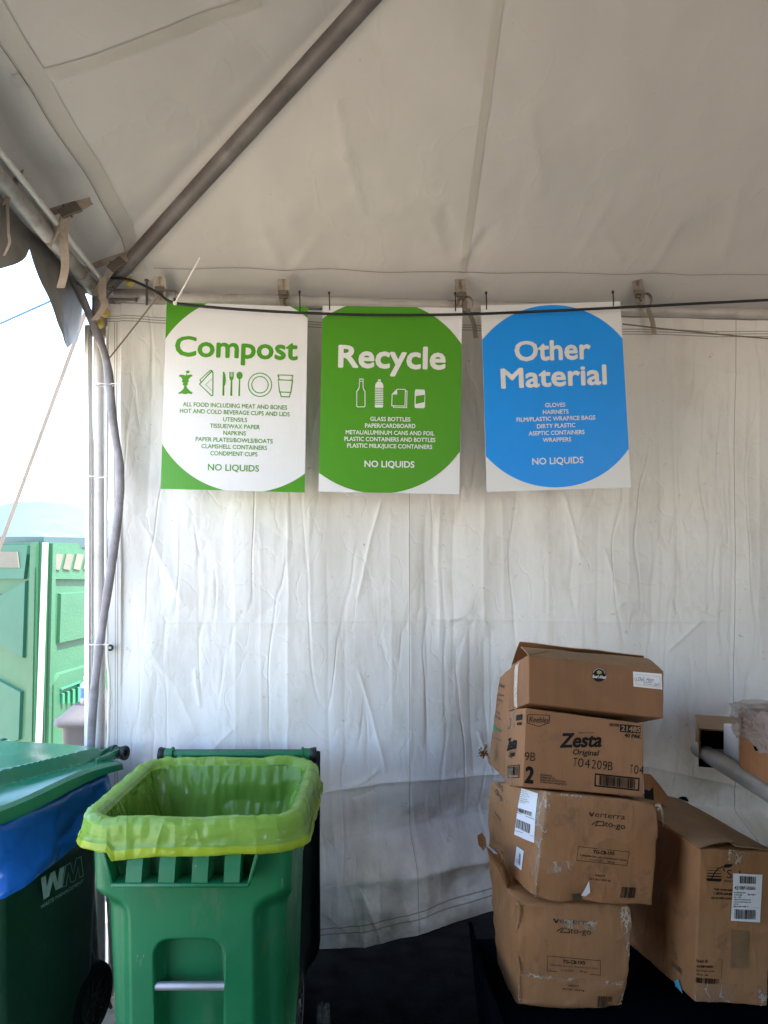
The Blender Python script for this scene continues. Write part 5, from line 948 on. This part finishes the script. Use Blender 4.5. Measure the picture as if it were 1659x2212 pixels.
mb = MB(); mb.prism([A(x0+.012, y0+.005, .02), A(x0+.012, y1, .02), A(x0-.028, y1-.02, .42), A(x0-.028, y0+.14, .43), A(x0+.012, y0+.01, .36)], A(.012, 0, 0)); obj('end_panel', mb, M_crate, cr_, smooth=False)
mb = MB(); mb.box((x1-.01, (y0+y1)/2, .17), (.01, (y1-y0)/2-.01, .15)); mb.box(((x0+x1)/2, y1-.01, .17), ((x1-x0)/2-.02, .008, .15)); obj('side_panel', mb, M_crate, cr_, smooth=False)
# scrap of film on the floor
uu, vv = np.meshgrid(np.linspace(-1, 1, 26), np.linspace(0, 1, 26)); mb = MB(); mb.grid(np.stack([-.205+.035*uu*(1-.4*vv), 2.62+.02*fbm(uu*2, vv*2, 0, 4)+.03*vv, .22*vv+.012*fbm(uu*3, vv*3, 0, 9)+.01], -1)); tag(obj('plastic_scrap', mb, film('dull_film', (.10, .10, .11), .5, .2, .3), angle=180), 'crumpled scrap of clear film on the dark floor right of the open bin', 'plastic scrap')
# ------------------------------------------------------------------ outside on the left: portable toilet, litter can, awning corner
M_pt = pm('green_toilet_plastic', (.030, .110, .055), .45, var=.12, vs=2, bump=.0015, bs=60); M_ptd = pm('green_toilet_door', (.020, .105, .066), .45, var=.1, vs=2); M_roof = pm('pale_blue_roof_plastic', (.055, .098, .105), .5, var=.05); M_strip = pm('white_corner_strip', (.45, .44, .42), .5, var=.04); M_vent = pm('pale_vent_mesh', (.14, .13, .10), .6, var=.08)
pc = P(95, HY, 4.8); pc[2] = 0; dr, dl = unit(A(.35, .94, 0)), unit(A(-.94, .35, 0)); ZE = 1.832; ln_ = -unit(dr)*0+unit(A(-.35, -.94, 0)); rn_ = unit(A(.94, -.35, 0))
pt = thing('portable_toilet', 'green portable toilet with pale roof standing in the sun beyond the tent corner', 'portable toilet', pc+dr*.55+dl*.55)
mb = MB(); lean = A(-.05, -.01, 0)
q = [pc, pc+dr*1.12, pc+dr*1.12+dl*1.12, pc+dl*1.12]; mb.prism([k+ZZ*.05 for k in q], ZZ*(ZE-.05)); obj('cabin', mb, M_pt, pt, smooth=False)
mb = MB(); ctr = pc+dr*.56+dl*.56
rings = [[ctr+(k-ctr)*s+ZZ*z for k in q] for s, z in ((1.05, ZE-.03), (1.06, ZE+.035), (1.03, ZE+.05), (.97, ZE+.07), (.40, ZE+.265), (.28, ZE+.29))]
def rnd(r): r = np.array(r); m = (r+np.roll(r, -1, 0))/2; return np.stack([r*.86+np.roll(r, 1, 0)*.07+np.roll(r, -1, 0)*.07, r*.6+np.roll(r, -1, 0)*.4, r*.4+np.roll(r, -1, 0)*.6], 1).reshape(-1, 3)
rings = [rnd(r) for r in rings]; mb.grid(rings, wu=True); n = len(rings[0]); mb.f.append(tuple(mb.n-n+k for k in range(n))); mb.m.append(0); obj('roof', mb, M_roof, pt, angle=35)
c5 = cv(0, 1500, 1397/600)
def on(face_n, x, y, off=0.): return PL(*c5(x, y), pc+face_n*off, face_n)
def slab(mb, fn, pts, d=.02, m=0, ins=.012, base=.0):     # raised bevelled panel on a face of the cabin
    p0 = np.array([on(fn, x, y, base) for x, y in pts]); ce = p0.mean(0); p1 = ce+(p0-ce)*(1-ins)+fn*d; mb.grid([p0, p1], m, wu=True); k = len(pts); o = mb.n-k; mb.f.append(tuple(o+j for j in range(k))); mb.m.append(m)
mb = MB(); slab(mb, ln_, [(-200, 640), (235, 640), (205, 895), (-200, 895)], .025); slab(mb, ln_, [(-300, 1010), (30, 1010), (215, 905), (195, 1495), (15, 1405), (-300, 1405)], .02, ins=.03); slab(mb, ln_, [(-300, 1640), (0, 1650), (180, 1745), (165, 2110), (10, 2190), (-300, 2190)], .02, ins=.03); obj('side_panel', mb, M_ptd, pt, smooth=False)
mb = MB(); slab(mb, ln_, [(-200, 690), (135, 690), (150, 810), (-200, 810)], .006, base=.027); obj('vent', mb, M_vent, pt, smooth=False)
mb = MB(); slab(mb, ln_, [(258, 615), (295, 615), (265, 2300), (215, 2300)], .03, ins=.0); slab(mb, rn_, [(372, 625), (398, 640), (370, 2300), (335, 2300)], .03, ins=.0); obj('corner_post', mb, M_pt, pt, smooth=False)
mb = MB(); mb.prism([on(ln_, 340, 620, .02), on(ln_, 366, 622, .02), on(ln_, 312, 2320, .02), on(ln_, 280, 2320, .02)], ln_*.02); obj('corner_strip', mb, M_strip, pt, smooth=False)
mb = MB(); slab(mb, rn_, [(400, 660), (690, 690), (690, 900), (392, 897)], .02); slab(mb, rn_, [(438, 1003), (655, 990), (760, 1040), (760, 1290), (650, 1338), (425, 1385)], .022, ins=.03); slab(mb, rn_, [(360, 1700), (420, 1610), (632, 1548), (760, 1600), (760, 2200), (350, 2200)], .03, ins=.03); obj('side_panel', mb, M_pt, pt, smooth=False)
mb = MB()
for x in (400, 478, 555, 632): mb.prism([on(rn_, x+25, 703, .024), on(rn_, x+78, 710, .024), on(rn_, x+48, 828, .024), on(rn_, x-2, 820, .024)], rn_*.004)
obj('vent', mb, M_vent, pt, smooth=False)
mb = MB(); M_ptslat = pm('green_slat_plastic', (.03, .20, .10), .5)  # vent slats in a brighter green than the cabin
for x in (462, 500, 540, 580): mb.prism([on(rn_, x, 1765-(x-462)*.4, .034), on(rn_, x+14, 1760-(x-462)*.4, .034), on(rn_, x+14, 1835, .034), on(rn_, x, 1840, .034)], rn_*.014)
mb.prism([on(rn_, 455, 1725, .034), on(rn_, 606, 1668, .034), on(rn_, 606, 1680, .034), on(rn_, 455, 1737, .034)], rn_*.012); mb.prism([on(rn_, 594, 1674, .034), on(rn_, 606, 1668, .034), on(rn_, 606, 1800, .034), on(rn_, 594, 1800, .034)], rn_*.012); obj('vent_slats', mb, M_ptslat, pt, smooth=False)
tc_ = thing('litter_can', 'grey plastic litter can with domed lid in front of the portable toilet', 'litter bin', (-1.50, 4.15, 0))
M_can = pm('grey_can_plastic', (.060, .057, .060), .55, var=.12, dirt=((.12, .10, .09), 14, .62, .8, .6)); cx_, cy_ = -1.39, 4.14
mb = MB(); mb.grid([np.c_[rr(a, a, a, .05, (8, 5, 8))+A(cx_, cy_), np.full(52, z)] for a, z in ((.19, .02), (.235, .87), (.24, .91))] if len(rr(.2, .2, .2, .05, (8, 5, 8))) == 52 else [np.c_[rr(a, a, a, .05, (8, 5, 8))+A(cx_, cy_), np.full(len(rr(a, a, a, .05, (8, 5, 8))), z)] for a, z in ((.19, .02), (.235, .87), (.24, .91))], wu=True); obj('can_body', mb, M_can, tc_)
mb = MB(); mb.grid([np.c_[rr(a, a, a, min(.06, a*.5), (8, 5, 8))+A(cx_, cy_), np.full(len(rr(a, a, a, .02, (8, 5, 8))), z)] for a, z in ((.262, .895), (.268, .905), (.262, .93), (.24, .945), (.20, .985), (.13, 1.025), (.04, 1.04), (.001, 1.04))], wu=True); obj('lid', mb, M_can, tc_, angle=50)
bt = thing('water_bottle', 'small clear water bottle with blue label on the grey can lid', 'bottle', (-1.55, 4.02, .955)); bx = P(187, 1500, 3.98); bz = P(187, 1521, 3.98)[2]; bt.location = (bx[0], 3.98, bz); WL[bt.name] = A(bx[0], 3.98, bz); c = A(bx[0], 3.98, bz)
mb = MB(); mb.lathe(c, ZZ, [(0, 0), (.028, .002), (.03, .01), (.03, .09), (.026, .105), (.012, .12), (.012, .128)], 20); obj('bottle_body', mb, M_wrap, bt); mb = MB(); mb.lathe(c, ZZ, [(.0308, .035), (.0308, .085)], 20); obj('label', mb, M_blue, bt); mb = MB(); mb.lathe(c, ZZ, [(.014, .124), (.014, .14), (0, .141)], 16); obj('cap', mb, M_label, bt)
mb = MB(); Yq = 8.; mb.prism([P(*c5(553, 428), Yq), P(*c5(700, 428), Yq), P(*c5(690, 580), Yq), P(*c5(640, 552), Yq)], A(.2, 2.0, 0)); mb.cyl(P(*c5(690, 500), Yq+.5), P(*c5(690, 500), Yq+.5)*A(1, 1, 0), .03, 10); tag(obj('awning', mb, pm('grey_awning_cloth', (.27, .27, .33), .8), smooth=False), 'grey awning corner showing above the pale toilet roof', 'awning')
